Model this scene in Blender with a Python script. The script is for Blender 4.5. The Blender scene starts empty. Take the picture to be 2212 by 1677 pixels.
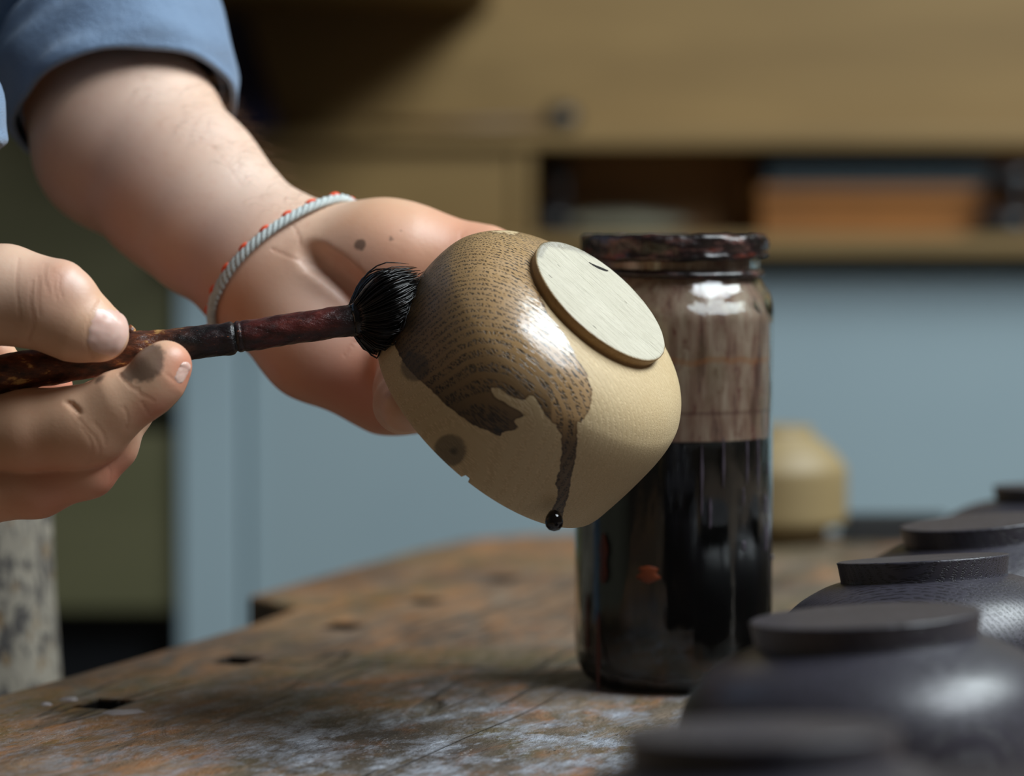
import bpy, bmesh, math, random
import numpy as np
from mathutils import Vector, Matrix

# ------------------------------------------------------------------ camera
W, H, FPX = 2212.0, 1677.0, 6144.0            # 100 mm lens on a 36 mm sensor
PITCH = math.radians(2.95)
CAM = np.array([0.0, 0.0, 0.17])
FW = np.array([0.0, math.cos(PITCH), -math.sin(PITCH)])
UP = np.array([0.0, math.sin(PITCH), math.cos(PITCH)])
RT = np.array([1.0, 0.0, 0.0])
scene = bpy.context.scene
COL = scene.collection
cam_d = bpy.data.cameras.new('camera'); cam = bpy.data.objects.new('camera', cam_d); COL.objects.link(cam)
cam.location = CAM; cam.rotation_euler = (math.radians(90) - PITCH, 0, 0)
cam_d.lens = 100; cam_d.sensor_width = 36; cam_d.sensor_fit = 'HORIZONTAL'
cam_d.clip_start = 0.02; cam_d.clip_end = 50
cam_d.dof.use_dof = True; cam_d.dof.focus_distance = 0.972; cam_d.dof.aperture_fstop = 5.6
scene.camera = cam

# ------------------------------------------------------------------ light and exposure
world = bpy.data.worlds.new('world'); scene.world = world; world.use_nodes = True
bg = world.node_tree.nodes['Background']
bg.inputs[0].default_value = (1.0, 0.87, 0.72, 1); bg.inputs[1].default_value = 0.040

def area(name, loc, target, sx, sy, power, col):
    l = bpy.data.lights.new(name, 'AREA'); l.shape = 'RECTANGLE'; l.size = sx; l.size_y = sy
    l.energy = power; l.color = col
    o = bpy.data.objects.new(name, l); COL.objects.link(o); o.location = loc
    o.rotation_euler = (Vector(target) - Vector(loc)).to_track_quat('-Z', 'Y').to_euler()
    return o
area('window_light', (1.0, 0.50, 1.48), (0.0, 1.05, 0.1), 0.80, 0.80, 32, (0.86, 0.94, 1.0))
area('far_window_light', (1.5, 1.35, 1.9), (0.1, 2.7, 0.0), 1.0, 0.9, 54, (0.88, 0.98, 1.0))
vs = scene.view_settings
vs.view_transform = 'Standard'; vs.look = 'None'; vs.exposure = 0.0; vs.gamma = 1.0; vs.use_curve_mapping = False
scene.cycles.use_denoising = True
scene.cycles.max_bounces = 8; scene.cycles.transparent_max_bounces = 10

# ------------------------------------------------------------------ pixel helpers (used only to find where things stand)
def at(px, py, d):
    return CAM + d * (FW + (px - W / 2) / FPX * RT - (py - H / 2) / FPX * UP)
def aty(px, py, y):
    r = FW + (px - W / 2) / FPX * RT - (py - H / 2) / FPX * UP
    return CAM + r * (y / r[1])
def atz(px, py, z=0.0):
    r = FW + (px - W / 2) / FPX * RT - (py - H / 2) / FPX * UP
    return CAM + r * ((z - CAM[2]) / r[2])
def project(P):
    q = P - CAM
    d = q @ FW
    return W / 2 + FPX * (q @ RT) / d, H / 2 - FPX * (q @ UP) / d, d

# ------------------------------------------------------------------ mesh helpers
def link(name, me, mat, parent=None):
    o = bpy.data.objects.new(name, me); COL.objects.link(o)
    if mat is not None: me.materials.append(mat)
    if parent is not None: o.parent = parent
    return o
def mk(name, V, Fc, mat, parent=None, smooth=True):
    me = bpy.data.meshes.new(name)
    me.from_pydata([tuple(map(float, v)) for v in V], [], [tuple(map(int, f)) for f in Fc])
    me.update()
    if smooth: me.shade_smooth()
    return link(name, me, mat, parent)
def mk_np(name, V, Q, mat, parent=None):
    me = bpy.data.meshes.new(name)
    V = np.asarray(V, np.float32); Q = np.asarray(Q, np.int32)
    me.vertices.add(len(V)); me.vertices.foreach_set('co', V.ravel())
    me.loops.add(Q.size); me.loops.foreach_set('vertex_index', Q.ravel())
    me.polygons.add(len(Q)); me.polygons.foreach_set('loop_start', np.arange(0, Q.size, Q.shape[1], dtype=np.int32))
    me.update(calc_edges=True); me.validate(); me.shade_smooth()
    return link(name, me, mat, parent)
def empty(name, loc=(0, 0, 0), rot=(0, 0, 0)):
    o = bpy.data.objects.new(name, None); COL.objects.link(o); o.location = loc; o.rotation_euler = rot
    o.empty_display_size = 0.02
    return o
def tag(o, label=None, cat=None, group=None, kind=None):
    if label: o['label'] = label
    if cat: o['category'] = cat
    if group: o['group'] = group
    if kind: o['kind'] = kind
    return o
def box(name, x0, x1, y0, y1, z0, z1, mat, parent=None, bev=0.0):
    bm = bmesh.new()
    bmesh.ops.create_cube(bm, size=1.0)
    for v in bm.verts:
        v.co = Vector(((x0 + x1) / 2 + v.co.x * (x1 - x0), (y0 + y1) / 2 + v.co.y * (y1 - y0), (z0 + z1) / 2 + v.co.z * (z1 - z0)))
    if bev: bmesh.ops.bevel(bm, geom=bm.edges[:], offset=bev, segments=2, affect='EDGES', profile=0.5)
    me = bpy.data.meshes.new(name); bm.to_mesh(me); bm.free()
    return link(name, me, mat, parent)
def lathe(profile, seg, disp=None, closed=False):
    """profile: (r, z) list from one end to the other; returns V, F"""
    P = np.array(profile); n = len(P)
    th = np.linspace(0, 2 * math.pi, seg, endpoint=False)
    R = P[:, 0][:, None] * np.ones(seg)[None]; Z = P[:, 1][:, None] * np.ones(seg)[None]
    T = th[None] * np.ones(n)[:, None]
    if disp is not None: R, Z = disp(R, Z, T)
    V = np.stack([R * np.cos(T), R * np.sin(T), Z], -1).reshape(-1, 3)
    i = np.arange(n - 1)[:, None]; j = np.arange(seg)[None]; j2 = (j + 1) % seg
    F = np.stack([i * seg + j, i * seg + j2, (i + 1) * seg + j2, (i + 1) * seg + j], -1).reshape(-1, 4)
    return V, F
def dense(profile, step):
    out = [profile[0]]
    for a, b in zip(profile[:-1], profile[1:]):
        L = math.dist(a, b); k = max(1, int(round(L / step)))
        for t in range(1, k + 1): out.append((a[0] + (b[0] - a[0]) * t / k, a[1] + (b[1] - a[1]) * t / k))
    return out
def spline(pts, n):
    """Catmull-Rom through pts (any dimension) sampled n times"""
    P = np.array(pts, float); P = np.vstack([2 * P[0] - P[1], P, 2 * P[-1] - P[-2]])
    out = []
    m = len(P) - 3
    for s in np.linspace(0, m, n):
        i = min(int(s), m - 1); t = s - i
        a, b, c, d = P[i], P[i + 1], P[i + 2], P[i + 3]
        out.append(0.5 * (2 * b + (c - a) * t + (2 * a - 5 * b + 4 * c - d) * t * t + (3 * b - a - 3 * c + d) * t ** 3))
    return np.array(out)
def tube(path, radii, seg=10, closed=False, disp=None):
    P = np.array(path, float); n = len(P)
    if closed: T = np.roll(P, -1, 0) - np.roll(P, 1, 0)
    else: T = np.gradient(P, axis=0)
    T /= np.linalg.norm(T, axis=1)[:, None] + 1e-12
    ref = np.array([0.0, 0, 1]) if abs(T[0][2]) < 0.9 else np.array([1.0, 0, 0])
    N = np.zeros_like(P); u = np.cross(T[0], ref); u /= np.linalg.norm(u)
    for i in range(n):
        u = u - T[i] * (u @ T[i]); u /= np.linalg.norm(u) + 1e-12; N[i] = u
    B = np.cross(T, N)
    th = np.linspace(0, 2 * math.pi, seg, endpoint=False)
    R = np.array(radii, float)[:, None] * np.ones(seg)[None]
    if disp is not None: R = disp(R, np.arange(n)[:, None] / (n - 1.0), th[None])
    V = (P[:, None] + R[..., None] * (np.cos(th)[None, :, None] * N[:, None] + np.sin(th)[None, :, None] * B[:, None])).reshape(-1, 3)
    F = []
    m = n if closed else n - 1
    for i in range(m):
        for j in range(seg):
            a = i * seg + j; b = i * seg + (j + 1) % seg
            c = ((i + 1) % n) * seg + (j + 1) % seg; d = ((i + 1) % n) * seg + j
            F.append((a, b, c, d))
    V = list(V)
    if not closed:
        V.append(P[0]); V.append(P[-1]); c0, c1 = len(V) - 2, len(V) - 1
        for j in range(seg):
            F.append((c0, (j + 1) % seg, j)); F.append((c1, (n - 1) * seg + j, (n - 1) * seg + (j + 1) % seg))
    return V, F
class Soup:
    def __init__(self): self.V = []; self.F = []
    def add(self, V, F):
        o = len(self.V); self.V.extend(V); self.F.extend([tuple(i + o for i in f) for f in F])

# ------------------------------------------------------------------ materials
def s2l(c): return tuple((x / 12.92 if x <= 0.04045 else ((x + 0.055) / 1.055) ** 2.4) for x in [v / 255.0 for v in c]) + (1.0,)
class M:
    def __init__(self, name):
        self.m = bpy.data.materials.new(name); self.m.use_nodes = True
        self.t = self.m.node_tree; self.b = self.t.nodes['Principled BSDF']
    def n(self, typ, **k):
        o = self.t.nodes.new(typ)
        for a, v in k.items(): setattr(o, a, v)
        return o
    def l(self, a, b): self.t.links.new(a, b)
    def set(self, **k):
        for a, v in k.items():
            s = self.b.inputs[a.replace('_', ' ')]
            if hasattr(v, 'is_linked'): self.l(v, s)
            else: s.default_value = v
        return self
    def coord(self, scale=(1, 1, 1), rot=(0, 0, 0), loc=(0, 0, 0), src='Object'):
        tc = self.n('ShaderNodeTexCoord'); mp = self.n('ShaderNodeMapping')
        mp.inputs['Scale'].default_value = scale; mp.inputs['Rotation'].default_value = rot; mp.inputs['Location'].default_value = loc
        self.l(tc.outputs[src], mp.inputs[0]); return mp.outputs[0]
    def noise(self, vec, scale, detail=4, rough=0.55, dist=0.0):
        o = self.n('ShaderNodeTexNoise'); self.l(vec, o.inputs['Vector'])
        o.inputs['Scale'].default_value = scale; o.inputs['Detail'].default_value = detail
        o.inputs['Roughness'].default_value = rough; o.inputs['Distortion'].default_value = dist
        return o.outputs['Fac']
    def vor(self, vec, scale, feature='F1', rnd=1.0):
        o = self.n('ShaderNodeTexVoronoi', feature=feature); self.l(vec, o.inputs['Vector'])
        o.inputs['Scale'].default_value = scale; o.inputs['Randomness'].default_value = rnd
        return o.outputs['Distance']
    def ramp(self, fac, stops, interp='LINEAR'):
        o = self.n('ShaderNodeValToRGB'); r = o.color_ramp; r.interpolation = interp
        while len(r.elements) < len(stops): r.elements.new(0.5)
        for e, (p, c) in zip(r.elements, stops):
            e.position = p; e.color = c if len(c) == 4 else tuple(c) + (1,)
        self.l(fac, o.inputs[0]); return o.outputs[0]
    def bw(self, fac, lo, hi, inv=False):
        o = self.n('ShaderNodeMapRange', clamp=True)
        self.l(fac, o.inputs[0]); o.inputs[1].default_value = lo; o.inputs[2].default_value = hi
        o.inputs[3].default_value = 1.0 if inv else 0.0; o.inputs[4].default_value = 0.0 if inv else 1.0
        return o.outputs[0]
    def math(self, op, a, b=None, c=None):
        o = self.n('ShaderNodeMath', operation=op)
        for i, v in enumerate((a, b, c)):
            if v is None: continue
            if hasattr(v, 'is_linked'): self.l(v, o.inputs[i])
            else: o.inputs[i].default_value = v
        return o.outputs[0]
    def mix(self, fac, a, b, blend='MIX'):
        o = self.n('ShaderNodeMix', data_type='RGBA', blend_type=blend)
        for s, v in ((o.inputs[0], fac), (o.inputs[6], a), (o.inputs[7], b)):
            if hasattr(v, 'is_linked'): self.l(v, s)
            else: s.default_value = v
        return o.outputs[2]
    def mixf(self, fac, a, b):
        o = self.n('ShaderNodeMix', data_type='FLOAT')
        for s, v in ((o.inputs[0], fac), (o.inputs[2], a), (o.inputs[3], b)):
            if hasattr(v, 'is_linked'): self.l(v, s)
            else: s.default_value = v
        return o.outputs[0]
    def bump(self, h, dist=0.001, strength=1.0, prev=None):
        o = self.n('ShaderNodeBump'); o.inputs['Distance'].default_value = dist; o.inputs['Strength'].default_value = strength
        self.l(h, o.inputs['Height'])
        if prev is not None: self.l(prev, o.inputs['Normal'])
        self.l(o.outputs[0], self.b.inputs['Normal']); return o.outputs[0]
    def attr(self, name):
        o = self.n('ShaderNodeAttribute'); o.attribute_name = name; return o.outputs['Fac']
def simple(name, col, rough=0.6, var=0.12, scale=8, bump=0.0, metallic=0.0):
    m = M(name); c = m.coord(); f = m.noise(c, scale, 5)
    base = s2l(col)
    dk = tuple(v * (1 - var) for v in base[:3]) + (1,); lt = tuple(min(1, v * (1 + var)) for v in base[:3]) + (1,)
    m.set(Base_Color=m.ramp(f, [(0.3, dk), (0.7, lt)]), Roughness=rough, Metallic=metallic)
    if bump: m.bump(m.noise(c, scale * 6, 4), bump)
    return m.m
def setattr_f(ob, name, arr):
    a = ob.data.attributes.new(name, 'FLOAT', 'POINT'); a.data.foreach_set('value', np.asarray(arr, np.float32))

PITH_Y = -0.115
def oak(name, stained):
    """fresh or stained turned oak; fibres run along object X"""
    m = M(name)
    c = m.coord()
    sep = m.n('ShaderNodeSeparateXYZ'); m.l(c, sep.inputs[0])
    wob = m.noise(m.coord((8, 30, 30)), 1.0, 3)
    # distance from the tree's pith in the YZ plane -> growth rings
    y = m.math('ADD', sep.outputs[1], PITH_Y); z = m.math('ADD', sep.outputs[2], 0.020)
    rr = m.math('SQRT', m.math('ADD', m.math('MULTIPLY', y, y), m.math('MULTIPLY', z, z)))
    rr = m.math('ADD', rr, m.math('MULTIPLY', wob, 0.004))
    bendx = m.math('MULTIPLY', m.math('MULTIPLY', sep.outputs[0], sep.outputs[0]), -1.0)
    rr = m.math('ADD', rr, bendx)
    ring = m.math('FRACT', m.math('MULTIPLY', rr, 520.0))
    early = m.math('SUBTRACT', 1.0, m.math('ABSOLUTE', m.math('MULTIPLY_ADD', ring, 2.0, -1.0)))   # 0..1..0
    early = m.bw(early, 0.25, 0.85)
    pv = m.vor(m.coord((290, 2000, 2000)), 1.0)
    pores = m.math('MULTIPLY', m.bw(pv, 0.40, 0.52, True), m.bw(m.math('ADD', early, m.math('MULTIPLY', wob, 0.5)), 0.35, 0.7))
    fib = m.noise(m.coord((40, 1600, 1600)), 1.0, 3)
    big = m.noise(m.coord((14, 45, 45)), 1.0, 3)
    if stained == 'dark':
        base = m.mix(m.math('MULTIPLY', big, 0.9), s2l((42, 41, 50)), s2l((70, 66, 75)))
        base = m.mix(m.math('MULTIPLY', pores, 0.8), base, s2l((20, 16, 18)))
        m.set(Base_Color=base, Roughness=m.mixf(fib, 0.32, 0.46)); m.b.inputs['Specular IOR Level'].default_value = 0.5; m.set(Coat_Weight=0.1, Coat_Roughness=0.30)
        h = m.math('ADD', m.math('MULTIPLY', fib, 0.35), m.math('MULTIPLY', pores, -1.0)); m.bump(h, 0.00009, 0.7)
        return m.m
    ra = m.n('ShaderNodeVectorMath', operation='LENGTH')
    raw = m.mix(big, s2l((194, 168, 124)), s2l((212, 192, 154)))
    raw = m.mix(m.math('MULTIPLY', fib, 0.35), raw, s2l((172, 140, 98)))
    ringc = m.math('MULTIPLY', early, 0.14)
    raw = m.mix(ringc, raw, s2l((150, 108, 64)))
    raw = m.mix(m.math('MULTIPLY', pores, 0.42), raw, s2l((232, 206, 162)))
    if not stained:
        m.set(Base_Color=raw, Roughness=0.6); m.bump(m.math('ADD', fib, m.math('MULTIPLY', pores, -0.7)), 0.00018, 0.7)
        return m.m
    jag = m.noise(m.coord((90, 900, 900)), 1.0, 3)
    jag2 = m.noise(m.coord((300, 500, 500)), 1.0, 2)
    d = m.math('ADD', m.attr('stain'), m.math('MULTIPLY', m.math('SUBTRACT', jag, 0.5), m.mixf(m.attr('thick'), 16.0, 3.0)))
    d = m.math('ADD', d, m.math('MULTIPLY', m.math('SUBTRACT', jag2, 0.5), 6.0))
    mask = m.bw(d, -0.8, 0.8)
    wet = m.mix(big, s2l((146, 112, 72)), s2l((184, 150, 106)))
    thin = m.attr('thick')            # heavier, darker coat where the brush has just been and in the run
    wet = m.mix(thin, wet, s2l((50, 38, 24)))
    wet = m.mix(m.math('MULTIPLY', pores, 0.92), wet, s2l((24, 17, 11)))
    edge = m.math('MULTIPLY', m.bw(m.math('ABSOLUTE', m.math('SUBTRACT', d, 2.5)), 0, 3.0, True), 0.45)
    wet = m.mix(edge, wet, s2l((44, 28, 14)))
    col = m.mix(mask, raw, wet)
    spot = m.attr('spot')
    col = m.mix(m.math('MULTIPLY', spot, 0.9), col, s2l((44, 44, 40)))
    rg = m.mixf(m.math('MULTIPLY', mask, m.bw(m.noise(m.coord((60, 160, 160)), 1.0, 2), 0.30, 0.62)), 0.58, m.mixf(m.attr('gloss'), 0.42, 0.25))
    m.set(Base_Color=col, Roughness=rg)
    m.b.inputs['Coat Roughness'].default_value = 0.07
    m.l(m.math('MULTIPLY', m.math('MULTIPLY', mask, m.attr('gloss')), 0.6), m.b.inputs['Coat Weight'])
    h = m.math('ADD', m.math('MULTIPLY', fib, 0.5), m.math('MULTIPLY', pores, -1.0))
    m.bump(h, 0.00012, 0.7)
    ncoat = m.n('ShaderNodeBump'); ncoat.inputs['Distance'].default_value = 0.00035; ncoat.inputs['Strength'].default_value = 0.7
    m.l(m.noise(m.coord((150, 420, 420)), 1.0, 3), ncoat.inputs['Height']); m.l(ncoat.outputs[0], m.b.inputs['Coat Normal'])
    return m.m
mat_oak_held = oak('oak_half_stained', 'half')
mat_oak_raw = oak('oak_raw', None)
mat_oak_dark = oak('oak_dark_stained', 'dark')

def foot_mat():
    m = M('oak_foot_face')
    c = m.coord((55, 1700, 400)); fib = m.noise(c, 1.0, 4, 0.6)
    c2 = m.coord((140, 5200, 400)); fine = m.noise(c2, 1.0, 3)
    big = m.noise(m.coord((30, 60, 60)), 1.0, 3)
    col = m.mix(big, s2l((190, 182, 160)), s2l((212, 204, 184)))
    col = m.mix(m.bw(fib, 0.52, 0.75), col, s2l((150, 142, 120)))
    pits = m.bw(m.vor(m.coord((110, 420, 300)), 1.0), 0.07, 0.11, True)
    sel = m.bw(m.noise(m.coord((60, 160, 160), loc=(3, 1, 2)), 1.0, 2), 0.56, 0.62)
    pits = m.math('MULTIPLY', pits, sel)
    col = m.mix(m.math('MULTIPLY', pits, 0.85), col, s2l((60, 42, 26)))
    wet = m.attr('stain')
    col = m.mix(m.math('MULTIPLY', wet, 0.55), col, s2l((96, 84, 66)))
    side = m.attr('side')
    col = m.mix(side, col, m.mix(fib, s2l((150, 112, 66)), s2l((178, 142, 92))))
    m.set(Base_Color=col, Roughness=m.mixf(wet, 0.5, 0.12))
    m.bump(m.math('ADD', m.math('MULTIPLY', fib, 1.0), m.math('ADD', m.math('MULTIPLY', fine, 0.4), m.math('MULTIPLY', pits, -1.5))), 0.0005, 1.0)
    return m.m
mat_foot = foot_mat()

def skin_mat():
    m = M('skin')
    c = m.coord()
    n1 = m.noise(c, 55, 4); n2 = m.noise(c, 260, 3)
    col = m.mix(n1, s2l((214, 164, 130)), s2l((226, 186, 156)))
    red = m.attr('red')
    col = m.mix(m.math('MULTIPLY', red, 0.85), col, s2l((204, 116, 92)))
    pale = m.attr('pale')
    col = m.mix(m.math('MULTIPLY', pale, 0.7), col, s2l((236, 216, 204)))
    blot = m.bw(n2, 0.55, 0.75)
    col = m.mix(m.math('MULTIPLY', blot, 0.15), col, s2l((200, 130, 104)))
    st = m.attr('grime')
    gm = m.bw(m.math('ADD', st, m.math('MULTIPLY', m.math('SUBTRACT', m.noise(c, 420, 3), 0.5), 0.6)), 0.35, 0.65)
    col = m.mix(m.math('MULTIPLY', gm, 0.75), col, s2l((74, 60, 52)))
    cz = m.attr('crease'); col = m.mix(m.math('MULTIPLY', cz, 0.18), col, s2l((168, 100, 78)))
    m.set(Base_Color=col, Roughness=0.44, Subsurface_Weight=0.16, Subsurface_Radius=(1.0, 0.35, 0.2), Subsurface_Scale=0.004)
    v = m.vor(m.coord((1, 1, 1)), 900); w = m.noise(m.coord((1.0, 1.0, 1.0)), 300, 5, 0.65)
    lines = m.noise(m.coord((300, 120, 700), rot=(0, 0.5, 0)), 1.0, 3)
    m.bump(m.math('ADD', m.math('MULTIPLY', v, 0.5), m.math('ADD', w, m.math('MULTIPLY', lines, 0.6))), 0.00012, 0.35)
    nb = [n for n in m.t.nodes if n.type == 'BUMP'][0].outputs[0]
    m.bump(m.math('MULTIPLY', cz, -1.0), 0.00028, 0.7, nb)
    return m.m
mat_skin = skin_mat()
m_ = M('nail'); f_ = m_.noise(m_.coord(), 120, 3)
m_.set(Base_Color=m_.ramp(f_, [(0.3, s2l((222, 178, 162))), (0.7, s2l((232, 198, 184)))]), Roughness=0.3, Subsurface_Weight=0.2, Subsurface_Scale=0.002); mat_nail = m_.m

def cloth_mat():
    m = M('blue_chambray')
    c = m.coord(); n = m.noise(c, 40, 4); weave = m.noise(m.coord((1, 1, 1)), 1500, 2)
    col = m.mix(n, s2l((82, 108, 142)), s2l((116, 142, 172)))
    col = m.mix(m.math('MULTIPLY', weave, 0.5), col, s2l((150, 170, 194)))
    m.set(Base_Color=col, Roughness=0.85); m.b.inputs['Sheen Weight'].default_value = 0.25
    m.bump(m.math('ADD', m.math('MULTIPLY', weave, 0.3), m.noise(c, 60, 4)), 0.004, 0.6)
    return m.m
mat_cloth = cloth_mat()

def bench_mat():
    m = M('worn_bench_wood')
    def gc(sx, sy, loc=(0, 0, 0)):                      # x runs with the boards
        tc = m.n('ShaderNodeTexCoord'); r = m.n('ShaderNodeMapping'); r.inputs['Rotation'].default_value = (0, 0, math.radians(-71.2)); m.l(tc.outputs['Object'], r.inputs[0])
        q = m.n('ShaderNodeMapping'); q.inputs['Scale'].default_value = (sx, sy, 20); q.inputs['Location'].default_value = loc; m.l(r.outputs[0], q.inputs[0]); return q.outputs[0]
    g1 = m.noise(gc(9, 26), 1.0, 7, 0.66, 0.5)
    g2 = m.noise(gc(70, 230, (4, 2, 1)), 1.0, 5, 0.72, 0.4)
    g3 = m.noise(gc(24, 60, (7, 3, 1)), 1.0, 6, 0.7, 0.8)
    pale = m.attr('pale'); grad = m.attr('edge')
    col = m.ramp(g1, [(0.30, s2l((66, 54, 46))), (0.46, s2l((104, 90, 76))), (0.60, s2l((132, 114, 96))), (0.75, s2l((160, 144, 126)))])
    col = m.mix(m.math('MULTIPLY', m.bw(g2, 0.40, 0.62), 0.55), col, s2l((60, 52, 46)))
    org = m.math('MULTIPLY', m.bw(m.noise(gc(16, 34, (9, 3, 0)), 1.0, 5, 0.65, 0.6), 0.48, 0.60), m.bw(g3, 0.40, 0.56))
    col = m.mix(m.math('MULTIPLY', org, 0.6), col, s2l((170, 110, 62)))
    col = m.mix(m.math('MULTIPLY', m.math('MULTIPLY', grad, m.bw(g3, 0.36, 0.60)), 0.7), col, s2l((160, 108, 58)))
    olive = m.math('MULTIPLY', m.bw(m.noise(gc(9, 12, (5, 5, 5)), 1.0, 4), 0.50, 0.62), m.bw(g2, 0.35, 0.6))
    col = m.mix(m.math('MULTIPLY', olive, 0.6), col, s2l((92, 84, 40)))
    dark = m.bw(m.noise(gc(4.5, 7, (2.3, 1.2, 0)), 1.0, 5, 0.65, 0.5), 0.50, 0.64)
    col = m.mix(m.math('MULTIPLY', dark, 0.62), col, s2l((52, 46, 44)))
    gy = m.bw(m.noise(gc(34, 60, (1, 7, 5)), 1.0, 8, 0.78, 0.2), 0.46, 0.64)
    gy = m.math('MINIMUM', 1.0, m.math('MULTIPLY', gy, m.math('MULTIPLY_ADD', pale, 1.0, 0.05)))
    col = m.mix(gy, col, m.mix(m.bw(g2, 0.35, 0.65), s2l((112, 114, 122)), s2l((186, 192, 204))))  # pale smears, with bluish window sheen painted into the colour
    spk = m.math('MULTIPLY', m.bw(m.vor(gc(420, 420, (2, 8, 5)), 1.0), 0.12, 0.2, True), m.bw(g3, 0.52, 0.6))
    col = m.mix(m.math('MULTIPLY', spk, 0.7), col, s2l((206, 196, 184)))
    pit = m.math('MULTIPLY', m.bw(m.vor(gc(150, 330), 1.0), 0.08, 0.18, True), m.bw(m.noise(gc(160, 160, (3, 3, 3)), 1.0, 3), 0.58, 0.64))
    col = m.mix(m.math('MULTIPLY', pit, 0.85), col, s2l((24, 18, 16)))
    ck = m.math('ABSOLUTE', m.math('SUBTRACT', m.noise(gc(1.6, 22, (8, 1, 4)), 1.0, 3, 0.5), 0.5))
    ck = m.bw(ck, 0.003, 0.010, True)
    col = m.mix(m.math('MULTIPLY', ck, 0.4), col, s2l((40, 32, 28)))
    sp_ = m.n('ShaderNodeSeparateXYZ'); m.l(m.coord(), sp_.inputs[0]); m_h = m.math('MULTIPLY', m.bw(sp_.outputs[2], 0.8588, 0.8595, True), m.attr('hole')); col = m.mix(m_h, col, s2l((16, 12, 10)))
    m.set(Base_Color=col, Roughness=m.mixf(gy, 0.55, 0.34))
    h = m.math('ADD', m.math('MULTIPLY', g2, 1.0), m.math('MULTIPLY', pit, -1.2))
    h = m.math('ADD', h, m.math('MULTIPLY', g3, 2.0)); h = m.math('ADD', h, m.math('MULTIPLY', ck, -1.5)); m.bump(h, 0.0014, 0.8)
    return m.m
mat_bench = bench_mat()

def ply(name, a, b, rough=0.55):
    m = M(name); g = m.noise(m.coord((2.5, 3, 14)), 1.0, 5, 0.6, 0.6)
    m.set(Base_Color=m.ramp(g, [(0.3, s2l(a)), (0.7, s2l(b))]), Roughness=rough); return m.m
mat_ply = ply('ochre_plywood', (122, 96, 54), (142, 114, 68))
mat_ply_brown = ply('brown_plywood', (146, 104, 60), (168, 124, 76))
mat_olive = ply('olive_board', (92, 90, 62), (102, 98, 70))
def white_mat():
    m = M('painted_blue_grey'); c = m.coord(); n = m.noise(c, 5, 4)
    col = m.mix(n, s2l((148, 166, 174)), s2l((158, 176, 182)))
    m.set(Base_Color=col, Roughness=0.5); return m.m
mat_white = white_mat()
def stile_mat():
    m = M('painted_stile_stained'); c = m.coord(); n = m.noise(c, 5, 4)
    col = m.mix(n, s2l((152, 171, 180)), s2l((162, 181, 188)))
    d = m.n('ShaderNodeVectorMath', operation='DISTANCE'); m.l(c, d.inputs[0]); P = aty(485, 1185, 2.6); d.inputs[1].default_value = tuple(P)
    s = m.math('ADD', d.outputs['Value'], m.math('MULTIPLY', m.noise(c, 50, 3), 0.03))
    col = m.mix(m.math('MULTIPLY', m.bw(s, 0.025, 0.05, True), 0.5), col, s2l((128, 118, 84)))
    m.set(Base_Color=col, Roughness=0.5); return m.m
mat_stile = stile_mat()
mat_black = simple('black_tool', (26, 28, 32), 0.4)
mat_floor = simple('dark_floor', (38, 36, 32), 0.8, 0.2, 3)

# ------------------------------------------------------------------ the room
YB = 2.6
def Z(py, y=YB): return float(aty(1106, py, y)[2])
def X(px, y=YB): return float(aty(px, 838, y)[0])
FLOOR = -0.86
fl = box('floor', -2.6, 3.2, -1.2, 3.32, FLOOR - 0.05, FLOOR, mat_floor); tag(fl, kind='structure')
wb = box('wall_back', -2.6, 3.2, 3.3, 3.4, FLOOR, 2.2, mat_olive); tag(wb, kind='structure')
wl = box('wall_left', -2.65, -2.6, -1.2, 3.4, FLOOR, 2.2, simple('plaster', (150, 146, 128), 0.9)); tag(wl, kind='structure')

# white base cabinet
cab = empty('base_cabinet', (0.7, YB + 0.25, FLOOR)); cabloc = Vector(cab.location)
tag(cab, 'pale blue-grey painted base cabinet with a framed panel front', 'cabinet')
def pbox(root, name, x0, x1, y0, y1, z0, z1, mat, bev=0.002):
    c = Vector(root.location)
    return box(name, x0 - c.x, x1 - c.x, y0 - c.y, y1 - c.y, z0 - c.z, z1 - c.z, mat, root, bev)
zt = Z(548)
pbox(cab, 'carcass', X(386), 1.7, YB + 0.03, YB + 0.5, FLOOR + 0.0, zt, mat_white)
o = pbox(cab, 'stile', X(386), X(520), YB, YB + 0.0295, FLOOR + 0.08, zt, mat_stile)
pbox(cab, 'door_panel', X(530), 1.68, YB + 0.012, YB + 0.0295, FLOOR + 0.08, zt, mat_white, 0.004)

# plywood shelving on top of it
sh = empty('plywood_shelving', (0.5, YB + 0.25, zt))
tag(sh, 'ochre plywood shelving with open pigeonholes standing on the blue-grey cabinet', 'shelving')
zb = zt + 0.016; zs0, zs1 = Z(318), Z(284)
pbox(sh, 'bottom_board', X(388), 1.7, YB - 0.03, YB + 0.40, zt, zb, mat_ply)
pbox(sh, 'shelf_board', X(388), 1.7, YB - 0.01, YB + 0.40, zs0, zs1, mat_ply)
pbox(sh, 'drawer_front', X(440), X(1108), YB, YB + 0.018, zb, zs0, mat_ply)
pbox(sh, 'divider', X(1112), X(1150), YB - 0.004, YB + 0.40, zb, zs0, mat_ply)
pbox(sh, 'divider', X(1620), X(1636), YB + 0.06, YB + 0.114, zb, zs0, mat_ply_brown)
pbox(sh, 'back_board', X(440), 1.7, YB + 0.115, YB + 0.13, zb, zs0, mat_ply_brown)
pbox(sh, 'upper_back_board', X(440), 1.7, YB + 0.07, YB + 0.09, zs1, Z(-420), mat_ply)
wc = empty('wall_cupboard', (X(760), YB - 0.02, Z(2)))
tag(wc, 'ochre plywood wall cupboard hanging above the shelving, shading it', 'cupboard')
pbox(wc, 'cupboard_body', X(462), X(1046), YB - 0.27, YB + 0.068, Z(2), Z(-400), mat_ply)
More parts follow.
